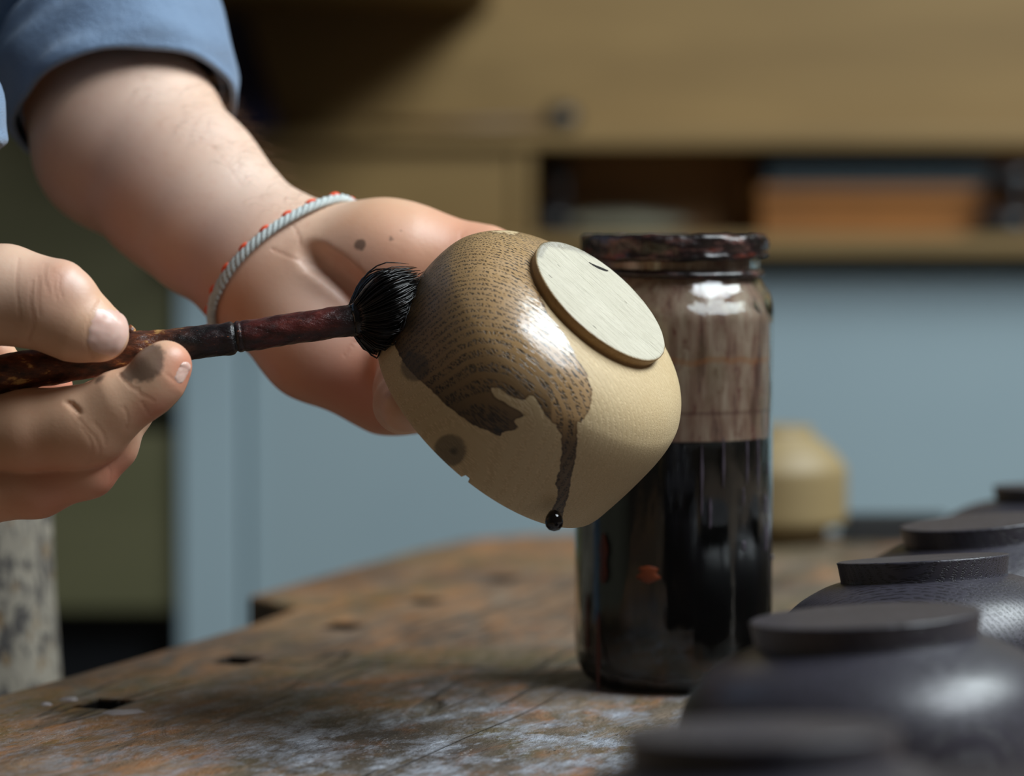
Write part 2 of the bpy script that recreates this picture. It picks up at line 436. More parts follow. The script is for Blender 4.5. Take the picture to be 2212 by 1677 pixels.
pbox(wc, 'cupboard_side', X(1046), X(1060), YB - 0.27, YB + 0.068, Z(2), Z(-400), mat_ply)

# things on the shelving
def item(name, label, cat, x0, x1, y0, y1, z0, z1, mat, bev=0.003, group=None):
    o = box(name, x0 - (x0 + x1) / 2, x1 - (x0 + x1) / 2, y0 - (y0 + y1) / 2, y1 - (y0 + y1) / 2, 0, z1 - z0, mat, None, bev)
    o.location = ((x0 + x1) / 2, (y0 + y1) / 2, z0); return tag(o, label, cat, group)
mat_orange = simple('orange_card', (132, 80, 20), 0.6); mat_teal = simple('teal_board', (22, 42, 48), 0.5)
bx = empty('orange_box', (X(1900), YB + 0.06, zb))
tag(bx, 'flat orange box in the pigeonhole on the right', 'box')
pbox(bx, 'box_body', X(1642), X(2165), YB + 0.01, YB + 0.11, zb, Z(432), mat_orange)
pbox(bx, 'box_lid', X(1638), X(2169), YB + 0.006, YB + 0.113, Z(432) + 0.0002, Z(404), mat_orange)
bk = empty('teal_book', (X(1900), YB + 0.06, Z(403)))
tag(bk, 'dark teal book lying on top of the orange box', 'book')
pbox(bk, 'cover', X(1655), X(2150), YB + 0.01, YB + 0.108, Z(403), Z(396), mat_teal, 0.001)
pbox(bk, 'pages', X(1660), X(2146), YB + 0.015, YB + 0.104, Z(395.8), Z(352), simple('book_pages_dark', (26, 44, 50), 0.6), 0.001)
pbox(bk, 'cover', X(1655), X(2150), YB + 0.01, YB + 0.108, Z(351.8), Z(344), mat_teal, 0.001)
def clamp_tool(px, py0, py1, label, y):
    """a small screw clamp: bar, fixed jaw, sliding jaw, handle"""
    x = X(px, y); z0 = Z(py1, y); z1 = Z(py0, y); h = z1 - z0
    r = empty('screw_clamp', (x, y, z0)); tag(r, label, 'clamp')
    V, F = tube([(0, 0, 0.0), (0, 0, h * 0.5), (0, 0, h)], [0.007] * 3, 10); mk('bar', V, F, mat_black, r)
    V, F = tube([(-0.026, 0, h * 0.82), (0, 0, h * 0.84), (0.012, 0, h * 0.86)], [0.009, 0.011, 0.008], 10); mk('jaw', V, F, mat_black, r)
    V, F = tube([(-0.030, 0, h * 0.2), (0, 0, h * 0.18), (0.010, 0, h * 0.16)], [0.012, 0.012, 0.008], 10); mk('jaw', V, F, mat_black, r)
    V, F = tube([(-0.030, 0, h * 0.02), (-0.030, 0, h * 0.4)], [0.006, 0.006], 8); mk('handle', V, F, mat_black, r)
clamp_tool(2196, 362, 511, 'black screw clamp standing at the right end of the orange box', YB - 0.01)
clamp_tool(1212, 332, 511, 'black screw clamp standing just right of the plywood divider', YB + 0.05)
# file lying on the shelf board
r = empty('file', (X(1020), YB + 0.02, zs1)); tag(r, 'long thin file with a black handle lying on the plywood shelf', 'file')
xa, xb, xc = X(800) - X(1020), X(1190) - X(1020), X(1250) - X(1020)
V, F = tube([(xa, 0, .006), (xa * .3, 0, .006), (xb, 0, .008)], [0.003, 0.005, 0.006], 8); mk('blade', V, F, simple('rusty_steel', (84, 60, 36), 0.5), r)
V, F = tube(spline([(xb - .004, 0, .0125), (xb + .004, 0, .0125), (xb + .015, 0, .0125), (xc, 0, .0125)], 10), [0.006, .009, .0115, .0125, .0125, .0125, .012, .011, .009, .005], 12); mk('handle', V, F, mat_black, r)
# folded grey cloth in the pigeonhole
def lump(name, label, cat, c, sx, sy, sz, mat, seed=0):
    rs = np.random.RandomState(seed); n1, n2 = 14, 24; V = []; F = []
    for i in range(n1 + 1):
        for j in range(n2):
            th = math.pi * i / n1; ph = 2 * math.pi * j / n2
            k = 1 + 0.10 * math.sin(3 * ph + 2 * th) + 0.06 * math.sin(5 * ph - 3 * th)
            V.append((sx * math.sin(th) * math.cos(ph) * k, sy * math.sin(th) * math.sin(ph) * k, max(0, sz * (0.5 + 0.5 * math.cos(th)) * (1 + 0.08 * math.sin(4 * ph)))))
    for i in range(n1):
        for j in range(n2): F.append((i * n2 + j, (i + 1) * n2 + j, (i + 1) * n2 + (j + 1) % n2, i * n2 + (j + 1) % n2))
    o = mk(name, V, F, mat); o.location = c; return tag(o, label, cat)
lump('rag', 'crumpled grey rag inside the pigeonhole beside the black clamp', 'rag', (X(1350), YB + 0.07, zb), 0.06, 0.035, 0.020, simple('grey_rag', (132, 130, 112), 0.9), 3)
# dark apron hanging from the cupboard beside the sleeve
V = []; F = []; nn = 26; mm_ = 20
for i in range(mm_):
    t = i / (mm_ - 1); zc = Z(30 + 255 * t, YB - .05); xc0 = X(505 + 35 * t, YB - .05); w = 0.012 + 0.016 * t
    for j in range(nn):
        a = 2 * math.pi * j / nn
        V.append((xc0 + w * math.cos(a) * (1 + 0.12 * math.sin(5 * a + 3 * t)), YB - 0.05 + 0.012 * math.sin(a) * (1 + 0.3 * math.sin(3 * a)), zc))
for i in range(mm_ - 1):
    for j in range(nn): F.append((i * nn + j, (i + 1) * nn + j, (i + 1) * nn + (j + 1) % nn, i * nn + (j + 1) % nn))
F.append(tuple(range(nn))); F.append(tuple(reversed(range((mm_ - 1) * nn, mm_ * nn))))
ap = mk('hanging_cloth', V, F, simple('navy_cloth', (30, 26, 52), 0.9)); tag(ap, 'dark navy cloth hanging under the wall cupboard behind the sleeve', 'cloth')

# olive cupboard on the left
YC = YB + 0.01
ch = empty('olive_cupboard', (X(150, YC), YC + 0.2, FLOOR)); tag(ch, 'olive cupboard with a dark gap between its doors, left of the blue-grey cabinet', 'cupboard')
pbox(ch, 'lower_door', -1.0, X(380, YC), YC, YC + 0.018, Z(1320, YC), Z(934, YC), mat_olive)
pbox(ch, 'upper_door', -1.0, X(380, YC), YC, YC + 0.018, Z(878, YC), Z(-250, YC), mat_olive)
pbox(ch, 'carcass', -1.0, X(380, YC), YC + 0.05, YC + 0.36, FLOOR + 0.1, Z(-250, YC), mat_black)
pbox(ch, 'plinth', -0.98, X(380, YC) - 0.02, YC + 0.08, YC + 0.34, FLOOR, FLOOR + 0.0995, mat_black)

# ------------------------------------------------------------------ workbench
def bp(px, py): p = atz(px, py); return (float(p[0]), float(p[1]))
e0, e1 = bp(0, 1500), bp(535, 1350)
dirx, diry = e1[0] - e0[0], e1[1] - e0[1]
near = (e0[0] - dirx / diry * (e0[1] - 0.30), 0.30)
poly = [near, e0, bp(150, 1459), bp(330, 1409), e1, bp(640, 1312), bp(538, 1287), bp(760, 1225), bp(900, 1187), bp(1000, 1166), bp(1120, 1156), bp(1230, 1153), bp(1670, 1152), bp(2300, 1152), (1.15, 1.68), (1.15, 0.30)]
bench = empty('workbench', (0.3, 1.0, FLOOR)); tag(bench, 'worn stained wooden workbench with square bench dog holes', 'workbench')
bl = Vector(bench.location)
bm = bmesh.new()
top = [bm.verts.new((x, y, 0)) for x, y in poly]; bot = [bm.verts.new((x, y, -0.075)) for x, y in poly]
n = len(poly)
bm.faces.new(list(reversed(top))); bm.faces.new(bot)
for i in range(n): bm.faces.new((top[i], top[(i + 1) % n], bot[(i + 1) % n], bot[i]))
bmesh.ops.recalc_face_normals(bm, faces=bm.faces[:])
te = [e for e in bm.edges if all(abs(v.co.z) < 1e-6 for v in e.verts)]
bmesh.ops.bevel(bm, geom=te, offset=0.0025, segments=3, affect='EDGES', profile=0.5)
me = bpy.data.meshes.new('worktop'); bm.to_mesh(me); bm.free()
tmp = link('worktop_tmp', me, mat_bench)
ang = math.atan2(0.107, 0.0365)
cutters = []
for px, py, sx, sy in ((512, 1427, .021, .016), (737, 1353, .021, .017), (915, 1299, .02, .016), (225, 1521, .022, .016), (1080, 1250, .02, .016)):
    c = bp(px, py)
    bm = bmesh.new(); bmesh.ops.create_cube(bm, size=1.0)
    R = Matrix.Rotation(ang, 4, 'Z')
    for v in bm.verts: v.co = R @ Vector((v.co.x * sx, v.co.y * sy, v.co.z * 0.3)) + Vector((c[0], c[1], 0))
    cme = bpy.data.meshes.new('cut'); bm.to_mesh(cme); bm.free(); co = link('cut', cme, None); cutters.append(co)
# open joint across the top
a, b = bp(556, 1431), bp(1420, 1452)
bm = bmesh.new(); bmesh.ops.create_cube(bm, size=1.0)
L = math.dist(a, b); R = Matrix.Rotation(math.atan2(b[1] - a[1], b[0] - a[0]), 4, 'Z')
for v in bm.verts: v.co = R @ Vector((v.co.x * L, v.co.y * 0.0016, v.co.z * 0.02)) + Vector(((a[0] + b[0]) / 2, (a[1] + b[1]) / 2, 0))
cme = bpy.data.meshes.new('cut'); bm.to_mesh(cme); bm.free(); cutters.append(link('cut', cme, None))
for co in cutters:
    md = tmp.modifiers.new('b', 'BOOLEAN'); md.operation = 'DIFFERENCE'; md.object = co; md.solver = 'EXACT'
dg = bpy.context.evaluated_depsgraph_get(); dg.update()
me2 = bpy.data.meshes.new_from_object(tmp.evaluated_get(dg))
for co in cutters: bpy.data.objects.remove(co)
bpy.data.objects.remove(tmp)
# subdivide the top so that wear and painted window sheen can be stored on it
bm = bmesh.new(); bm.from_mesh(me2)
bmesh.ops.triangulate(bm, faces=bm.faces[:])
for axis, lo, hi, st in ((0, -0.45, 1.1, 0.03), (1, 0.35, 1.65, 0.03)):
    v = lo
    while v < hi:
        no = Vector((1, 0, 0)) if axis == 0 else Vector((0, 1, 0))
        bmesh.ops.bisect_plane(bm, geom=bm.verts[:] + bm.edges[:] + bm.faces[:], plane_co=no * v, plane_no=no); v += st
bm.to_mesh(me2); bm.free()
me2.transform(Matrix.Translation(-bl))
wt = bpy.data.objects.new('worktop', me2); COL.objects.link(wt); wt.parent = bench
co = np.zeros(len(me2.vertices) * 3); me2.vertices.foreach_get('co', co); co = co.reshape(-1, 3) + np.array(bl)
nrm = np.array([diry, -dirx]); nrm /= np.linalg.norm(nrm)
de = (co[:, :2] - np.array(e0)) @ nrm
setattr_f(wt, 'edge', np.clip(1.1 - de / 0.15, 0, 1))
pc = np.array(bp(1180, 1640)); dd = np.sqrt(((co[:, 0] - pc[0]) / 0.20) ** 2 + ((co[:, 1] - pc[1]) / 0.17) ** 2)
setattr_f(wt, 'hole', (de > 0.008).astype(float))
setattr_f(wt, 'pale', np.clip(1.35 - dd, 0, 1))  # where the bluish window sheen is painted into the bench colour
for lx, ly in ((-0.05, 0.45), (1.05, 0.45), (0.12, 1.5), (1.05, 1.55)):
    pbox(bench, 'leg', lx - .04, lx + .04, ly - .04, ly + .04, FLOOR, -0.0755, mat_ply_brown, 0.004)
pbox(bench, 'stretcher', 0.0, 1.0, 0.43, 0.47, -0.6, -0.5, mat_ply_brown, 0.004)
pbox(bench, 'stretcher', 0.17, 1.0, 1.5, 1.54, -0.6, -0.5, mat_ply_brown, 0.004)

# post with white speckles beyond the bench edge
V, F = lathe(dense([(0.0001, -0.006), (0.02, -0.005), (0.0335, -0.003), (0.036, -0.008), (0.043, -0.13), (0.047, -0.2), (0.062, -0.6), (0.066, FLOOR), (0.0001, FLOOR)], 0.012), 64,
             lambda R, Z_, T: (R * (1 + 0.012 * np.sin(5 * T + 30 * Z_) + 0.01 * np.sin(11 * T - 50 * Z_)), Z_))
m = M('speckled_white'); c = m.coord()
n1 = m.noise(m.coord((170, 170, 70)), 1.0, 5, 0.68, 0.5); n2 = m.noise(m.coord((60, 60, 60), loc=(1, 2, 3)), 1.0, 4)
col = m.mix(n2, s2l((118, 111, 98)), s2l((150, 142, 128)))
col = m.mix(m.bw(n1, 0.49, 0.56), col, s2l((62, 58, 56)))
col = m.mix(m.math('MULTIPLY', m.bw(m.noise(m.coord((130, 130, 90), loc=(5, 1, 8)), 1.0, 3), 0.60, 0.66), 0.8), col, s2l((110, 84, 48)))
m.set(Base_Color=col, Roughness=0.8); m.bump(n1, 0.002, 0.6)
post = mk('speckled_post', V, F, m.m); post.location = (float(at(-75, 838, 1.24)[0]), 1.24, 0)
post.location.z = float(aty(0, 1060, 1.24)[2]) + 0.003
for v in post.data.vertices:
    if v.co.z < -0.5: v.co.z = (v.co.z - (-0.5)) / (FLOOR + 0.5) * (FLOOR - post.location.z + 0.5) - 0.5
tag(post, 'whitish tapered post mottled with dark flecks beyond the left edge of the bench', 'post')

# shavings and crumbs near the hole
rs = random.Random(5)
for px, py, s, lab in ((150, 1513, 0.0034, 'whitish crumb on the bench just left of the nearest dog hole'), (262, 1541, 0.0085, 'long pale flake on the bench below the nearest dog hole'), (98, 1524, 0.0024, 'small whitish crumb on the bench, farthest left of the crumbs')):
    c = bp(px, py); V = []; F = []; nn = 10
    for j in range(nn):
        a = 2 * math.pi * j / nn; rr_ = s * (0.7 + 0.5 * rs.random()); ex = 1.0 if s < .01 else (1.2 if abs(math.cos(a)) > .5 else 0.7)
        V.append((rr_ * ex * math.cos(a), rr_ * (0.45 if s < .01 else .22) * math.sin(a), 0.0)); 
    for j in range(nn): V.append((V[j][0] * .7, V[j][1] * .7, 0.0006 + 0.0006 * rs.random()))
    V.append((0, 0, 0.0013))
    for j in range(nn):
        F.append((j, (j + 1) % nn, nn + (j + 1) % nn, nn + j)); F.append((nn + j, nn + (j + 1) % nn, 2 * nn))
    o = mk('wood_chip', V, F, simple('pale_flake', (150, 142, 140), 0.5)); o.location = (c[0], c[1], 0.0); o.rotation_euler = (0, 0, 0.9 if s > .01 else 0.2); tag(o, lab, 'chip')

# ------------------------------------------------------------------ bowls
OUT = [(0.0300, -0.0046), (0.0330, -0.0056), (0.0372, -0.0070), (0.0415, -0.0090), (0.0450, -0.0113), (0.0480, -0.0142), (0.0502, -0.0172), (0.0520, -0.0206), (0.0532, -0.0255), (0.0538, -0.0320), (0.0538, -0.0400), (0.0535, -0.0480), (0.0529, -0.0560), (0.0524, -0.0612)]
RIM = [(0.0520, -0.0628), (0.0510, -0.0634), (0.0499, -0.0630), (0.0492, -0.0615)]
INN = [(0.0490, -0.055), (0.0484, -0.044), (0.0478, -0.032), (0.0460, -0.023), (0.0420, -0.0170), (0.034, -0.0130), (0.020, -0.0115), (0.0001, -0.011)]
def bowl_profile(step=0.0011):
    P = spline(OUT, int(0.085 / step)).tolist()
    return [(0.0001, -0.0046), (0.015, -0.0046)] + [tuple(p) for p in P] + RIM + [tuple(p) for p in spline(INN, 40)]
def bowl_mesh(name, seg, step, mat, parent=None, notch=None, prof=None):
    def disp(R, Z_, T):
        if notch is not None:
            d = np.abs((T - notch + math.pi) % (2 * math.pi) - math.pi) * 0.052
            k = np.clip(1 - (d / 0.0013) ** 4, 0, 1) * (Z_ < -0.0612)
            Z_ = np.where(k > 0, Z_ + 0.0022 * k, Z_)
        return R, Z_
    V, F = lathe(prof or bowl_profile(step), seg, disp)
    return mk_np(name, V, F[:, ::-1], mat, parent)
def foot_mesh(name, seg, mat, parent, rough=0.0, seed=0, deep=0.0):
    prof = dense([(0.0001, 0.0)] + [(0.0286 * t, 0.0) for t in (.2, .4, .6, .8)] + [(0.0286, 0.0), (0.0291, -0.0004), (0.0288, -0.0022), (0.0282, -0.0038 - deep), (0.0284, -0.0052 - deep)], 0.0007)
    rs = np.random.RandomState(seed); ph = rs.rand(8) * 6.28
    def disp(R, Z_, T):
        nz = sum(np.sin((9 + 7 * i) * T + ph[i]) for i in range(6)) / 6
        edge = np.clip((R - 0.0275) / 0.0012, 0, 1) * (Z_ > -0.001)
        return R + rough * nz * edge, Z_
    V, F = lathe(prof, seg, disp)
    o = mk_np(name, V, F[:, ::-1], mat, parent)
    setattr_f(o, 'side', (V[:, 2] < -0.0003).astype(float)); return o

# the bowl being stained, held in the air
aC = np.array([0.670 * 0.91, 0.742 * 0.91, -0.413])                       # right, up, forward
def c2w(v): return RT * v[0] + UP * v[1] + FW * v[2]
za = c2w(aC); za /= np.linalg.norm(za)
xa_ = c2w(np.array([0.742, -0.670, 0.0])); xa_ /= np.linalg.norm(xa_); ya_ = np.cross(za, xa_)
FC = at(1299, 648, 0.968)
KB = 0.965
xa_, ya_, za = xa_ * KB, ya_ * KB, za * KB
Mb = Matrix(((xa_[0], ya_[0], za[0], FC[0]), (xa_[1], ya_[1], za[1], FC[1]), (xa_[2], ya_[2], za[2], FC[2]), (0, 0, 0, 1)))
Mn = np.array(Mb)
def b2w(p): return Mn[:3, :3] @ np.asarray(p) + Mn[:3, 3]
def w2b(p): return Mn[:3, :3].T @ (np.asarray(p) - Mn[:3, 3]) / KB ** 2
q = w2b(at(1008, 1030, 0.95)); notch_a = math.atan2(q[1], q[0])
held = bowl_mesh('turned_bowl', 640, 0.0009, mat_oak_held, None, notch_a); held.matrix_world = Mb
tag(held, 'pale oak bowl held upside down in the hand, half brushed with dark stain', 'bowl')
def zz(x, y): return (780 + x / 2.33, 460 + y / 2.33)
stain_poly = [zz(*p) for p in [(1010, 590), (1060, 680), (1090, 740), (1130, 800), (1152, 850), (1162, 905), (1160, 960), (1140, 1010), (1115, 1045), (1088, 1062), (1088, 1150), (1083, 1230), (1056, 1340), (1050, 1400), (1036, 1450), (1018, 1500), (1010, 1560), (990, 1600), (930, 1600), (925, 1555), (950, 1500), (985, 1452), (990, 1392), (978, 1370), (998, 1290), (1012, 1200), (1004, 1120), (985, 1072), (930, 1022), (895, 965), (870, 925), (838, 925), (815, 945), (770, 930), (735, 915), (700, 885), (652, 885), (668, 925), (740, 965), (800, 1000), (832, 1022), (765, 1045), (797, 1088), (745, 1100), (722, 1100), (697, 1125), (640, 1100), (560, 1065), (480, 1010), (420, 960), (350, 890), (290, 840), (240, 790), (200, 730), (165, 660), (120, 640), (0, 600), (-100, 300), (100, -100), (560, 0), (650, 88), (700, 100), (780, 105), (820, 80), (900, 40), (1150, 60), (1000, 200), (900, 300), (900, 420), (950, 520)]]
def poly_sd(px, py, poly):
    P = np.array(poly); A = P; B = np.roll(P, -1, 0); X_ = np.stack([px, py], 1)
    D = np.full(len(X_), 1e9); ins = np.zeros(len(X_), bool)
    for a, b in zip(A, B):
        ab = b - a; t = np.clip(((X_ - a) @ ab) / (ab @ ab), 0, 1)
        D = np.minimum(D, np.linalg.norm(X_ - a - t[:, None] * ab, axis=1))
        c = ((a[1] > X_[:, 1]) != (b[1] > X_[:, 1])) & (X_[:, 0] < (b[0] - a[0]) * (X_[:, 1] - a[1]) / (b[1] - a[1] + 1e-12) + a[0])
        ins ^= c
    return np.where(ins, D, -D)
def vcos(o):
    a = np.zeros(len(o.data.vertices) * 3, np.float32); o.data.vertices.foreach_get('co', a); return a.reshape(-1, 3).astype(float)
Vl = vcos(held); Vw = Vl @ Mn[:3, :3].T + Mn[:3, 3]
PX, PY, _ = project(Vw)
sd = poly_sd(PX, PY, stain_poly)
rowi = np.arange(len(Vl)) // 640
n_out = 2 + int(0.085 / 0.0009)
inner = rowi >= n_out + 2
ysign = 1.0 if (ya_ @ FW) > 0 else -1.0
isback = (Vl[:, 1] * ysign > 0.012) & (sd < 0)
sd = np.where(isback & (Vl[:, 2] < -0.012), np.clip((-Vl[:, 0] - 0.01) * 900, -30, 30), sd)
sd = np.where(inner, -40, sd)
setattr_f(held, 'stain', np.clip(sd, -40, 40))
spot = np.zeros(len(PX))
for cx, cy, r_ in ((896, 793, 33), (972, 973, 37), (1075, 930, 10), (1115, 850, 8), (885, 765, 10)):
    dd = np.hypot(PX - cx, PY - cy); spot = np.maximum(spot, np.clip((r_ - dd) / 5, 0, 1) * (0.72 if r_ > 20 else 1.0))
    if r_ > 20: spot = np.maximum(spot, np.clip((r_ * 0.9 - np.hypot(PX - cx - 8, PY - cy - 2)) / 30, 0, 1))
spot[inner] = 0
setattr_f(held, 'spot', spot)
thick = np.clip((1060 - PX) / 210, 0, 1) * 0.9
thick = np.maximum(thick, np.clip((PY - 900) / 60, 0, 1) * (PX > 1150) * 0.75)
thick = np.maximum(thick, np.clip(1 - np.hypot((PX - 880) / 120, (PY - 700) / 110), 0, 1))
thick = np.maximum(thick, np.clip((PY - 730 + (1050 - PX) * 0.3) / 170, 0, 1) * 0.8 * (PX < 1190))
setattr_f(held, 'thick', thick); setattr_f(held, 'gloss', np.clip(1.25 - np.hypot((PX - 1160) / 190, (PY - 690) / 240), 0.0, 1))
hf = foot_mesh('foot', 256, mat_foot, held, 0.00012, 4); hf['label'] = 'pale cream disc-shaped foot with a dark gouge near its edge'
Fl = vcos(hf); fw_ = Fl @ Mn[:3, :3].T + Mn[:3, 3]; fx, fy, _ = project(fw_)
setattr_f(hf, 'stain', np.clip(poly_sd(fx, fy, [(1150, 560), (1165, 520), (1250, 505), (1330, 550), (1380, 600), (1352, 600), (1300, 566), (1240, 545), (1185, 535), (1172, 560)]) / 6, 0, 1))
# gouge: a thin raised-dark sliver sunk in the foot face
def slit(name, pts, w, parent, mat, lift=0.0002):
    V = []; F = []
    P = [w2b(at(x, y, 0.968)) for x, y in pts]
    # intersect the camera ray with the foot plane z=0
    Q = []
    for x, y in pts:
        ro = w2b(CAM); rd = w2b(at(x, y, 1.0)) - ro; t = -ro[2] / rd[2]; Q.append(ro + rd * t)
    Q = np.array(Q); n = len(Q); T = np.gradient(Q, axis=0); T /= np.linalg.norm(T, axis=1)[:, None]; S = np.cross(T, [0, 0, 1])
    for i in range(n):
        ww = w * math.sin(math.pi * (i + 0.35) / (n + 0.0))
        V += [Q[i] + S[i] * ww + [0, 0, 0.00005], Q[i] + [0, 0, lift], Q[i] - S[i] * ww + [0, 0, 0.00005]]
    for i in range(n - 1):
        for j in range(2): F.append((3 * i + j, 3 * i + j + 1, 3 * i + 3 + j + 1, 3 * i + 3 + j))
    return mk(name, V, F, mat, parent)
mat_gouge = simple('gouge_dark', (22, 16, 12), 0.9)
g = slit('gouge', [(1272, 567), (1280, 572), (1290, 577), (1300, 581), (1308, 584), (1313, 585)], 0.0009, held, mat_gouge)
g['label'] = 'dark splintered gouge in the foot face'
mat_drop = simple('wet_black_stain', (14, 10, 9), 0.08)
V, F = lathe([(0.0001, 0.0040), (0.0016, 0.0034), (0.0027, 0.0018), (0.0031, 0.0), (0.0028, -0.0016), (0.0018, -0.0028), (0.0001, -0.0033)], 24)
dr = mk('stain_drop', V, F, mat_drop, held); dr.matrix_parent_inverse = Mb.inverted(); dr['label'] = 'black drop of stain gathering at the rim'
dr.location = at(1197, 1127, 0.951)

# stained bowls drying upside down on the bench
DOUT = [(0.0300, -0.0082), (0.0335, -0.0094), (0.0375, -0.0114), (0.0415, -0.0138), (0.0450, -0.0166), (0.0480, -0.0200), (0.0503, -0.0236), (0.0520, -0.0275), (0.0532, -0.0320), (0.0538, -0.0380), (0.0538, -0.0440), (0.0535, -0.0500), (0.0529, -0.0565), (0.0524, -0.0612)]
dprof = [(0.0001, -0.0082), (0.015, -0.0082)] + [tuple(p) for p in spline(DOUT, 60)] + RIM + [tuple(p) for p in spline([(0.0490, -0.055), (0.0484, -0.044), (0.0478, -0.036), (0.0460, -0.029), (0.0420, -0.0225), (0.034, -0.0180), (0.020, -0.0155), (0.0001, -0.015)], 40)]
dark0 = bowl_mesh('stained_bowl', 160, 0.002, mat_oak_dark, None, None, dprof)
dfoot0 = foot_mesh('foot', 160, mat_oak_dark, dark0, 0.00025, 9, 0.0036)
dark_list = [  # foot-centre px, py, depth, scale, scale of foot, tilt
    (1868, 1348, 0.830, 1.06, 1.16, (-0.055, -0.050), 'dark stained bowl upside down, directly in front of the jar and the second largest'),
    (1993, 1226, 0.985, 1.01, 1.02, (-0.055, -0.085), 'dark stained bowl with a sharply pitted foot, just right of the jar'),
    (2112, 1143, 1.095, 1.02, 1.03, (-0.05, -0.075), 'dark stained bowl partly hidden behind the sharply pitted one'),
    (2288, 1056, 1.290, 1.16, 1.02, (-0.03, -0.02), 'farthest dark stained bowl, a purplish brown one cut by the right frame edge'),
    (1645, 1600, 0.630, 1.04, 1.06, (-0.06, -0.045), 'dark stained bowl nearest the camera at the bottom, its foot a soft grey blur'),
    (2075, 1745, 0.510, 0.96, 1.0, (-0.04, -0.02), 'brownish dark bowl only just showing at the bottom right corner'),
]
for i, (px, py, d, s, sf, tl, lab) in enumerate(dark_list):
    if i == 0: b_, f_ = dark0, dfoot0
    else:
        b_ = dark0.copy(); COL.objects.link(b_); f_ = dfoot0.copy(); COL.objects.link(f_); f_.parent = b_
    P = at(px, py, d)
    hz = P[2]                                    # foot-top height; the rim stands on the bench
    b_.location = P; k = hz / 0.0640
    b_.rotation_euler = (tl[0], tl[1], random.Random(i).uniform(-0.5, 0.5)); 
    b_.scale = (s, s, k); f_.scale = (sf / s, sf / s, 1.0)
    b_.location.z = hz + 0.052 * s * (abs(math.sin(tl[1])) + abs(math.sin(tl[0]))) * 0.45
    tag(b_, lab, 'bowl', 'dark stained bowls drying on the bench')

# pale unfinished pot behind the jar
V, F = lathe(dense([(0.0001, 0.0), (0.027, 0.0), (0.0285, 0.003), (0.030, 0.010), (0.0395, 0.0125), (0.0405, 0.016), (0.0405, 0.046), (0.0398, 0.049), (0.034, 0.058), (0.026, 0.066), (0.0215, 0.069), (0.0212, 0.0735), (0.0200, 0.0745), (0.0001, 0.0745)], 0.002), 96)
pot = mk('turned_pot', V, F, mat_oak_raw); p = atz(1668, 1166); pot.scale = (1.02, 1.02, 0.88); pot.location = (float(p[0]), float(p[1]) - 0.01, 0.0)
pot.data.materials[0] = ply('aged_turned_wood', (132, 112, 76), (152, 132, 92)); tag(pot, 'pale unfinished turned wooden pot on the bench behind the jar', 'pot')
# dark flat bar at the far edge of the bench
bar = empty('flat_bar', (X(1960, 1.63), 1.63, 0.0)); tag(bar, 'black flat bar along the far edge of the bench', 'bar')
pbox(bar, 'bar_body', X(1822, 1.63), X(2150, 1.63), 1.60, 1.65, 0.0, 0.008, mat_black, 0.001)
pbox(bar, 'raised_lip', X(1830, 1.63), X(2050, 1.63), 1.63, 1.648, 0.008, 0.0125, mat_black, 0.001)

# ------------------------------------------------------------------ jar
JD = 1.09
jp = aty(1456, 838, JD); JX = float(jp[0]); sc = FPX / JD
def jz(py): return float(aty(1456, py, JD)[2])
jar = empty('stain_jar', (JX, JD, 0.0)); tag(jar, 'tall glass jar of dark stain with a crusted rim and brown residue', 'jar')
R0 = 0.0380
jtop = jz(513)
outer = [(0.0001, 0.0022), (0.020, 0.0015), (0.026, 0.0), (0.030, 0.0005), (0.0345, 0.0035), (0.0372, 0.009), (R0, 0.017)]
outer += [(R0, z) for z in np.linspace(0.025, jz(668), 14)]
outer += [(0.0376, jz(650)), (0.0364, jz(632)), (0.0345, jz(618)), (0.0332, jz(606)), (0.0328, jz(596)), (0.0326, jz(580)), (0.0326, jtop - 0.001), (0.0318, jtop)]
wall = 0.0014
inner_p = [(0.0305, jtop), (0.0300, jtop - 0.001), (0.0300, jz(598)), (0.0308, jz(610)), (0.0322, jz(624)), (0.0338, jz(640)), (0.0350, jz(660))]
inner_p += [(R0 - wall, z) for z in np.linspace(jz(675), 0.022, 12)] + [(0.0352, 0.0105), (0.0318, 0.0052), (0.025, 0.0032), (0.0001, 0.0032)]
V, F = lathe(dense(outer + inner_p, 0.004), 128, lambda R, Z_, T: (R + 0.00022 * np.sin(17 * T) * (R > 0.03) * (R > 0.0365), Z_))
m = M('jar_glass')
m.set(Base_Color=(0.93, 0.97, 0.95, 1), Roughness=0.03, Transmission_Weight=1.0, IOR=1.46)
m.bump(m.noise(m.coord((160, 160, 22)), 1.0, 3), 0.0006, 0.5)
mk_np('glass', V, F, m.m, jar)
lz = jz(942)
# liquid
V, F = lathe(dense([(0.0001, 0.0036), (0.0245, 0.0036), (0.0314, 0.0058), (0.0346, 0.0110), (R0 - wall - 0.0004, 0.0225), (R0 - wall - 0.0004, lz - 0.0006), (R0 - wall - 0.0010, lz), (0.0001, lz)], 0.004), 96)
m = M('dark_stain_liquid'); n1 = m.noise(m.coord((90, 90, 10)), 1.0, 4)
m.set(Base_Color=m.ramp(n1, [(0.3, s2l((5, 4, 4))), (0.6, s2l((9, 6, 6))), (0.85, s2l((22, 12, 11)))]), Roughness=0.5, Specular_IOR_Level=0.1)
mk_np('liquid', V, F, m.m, jar)
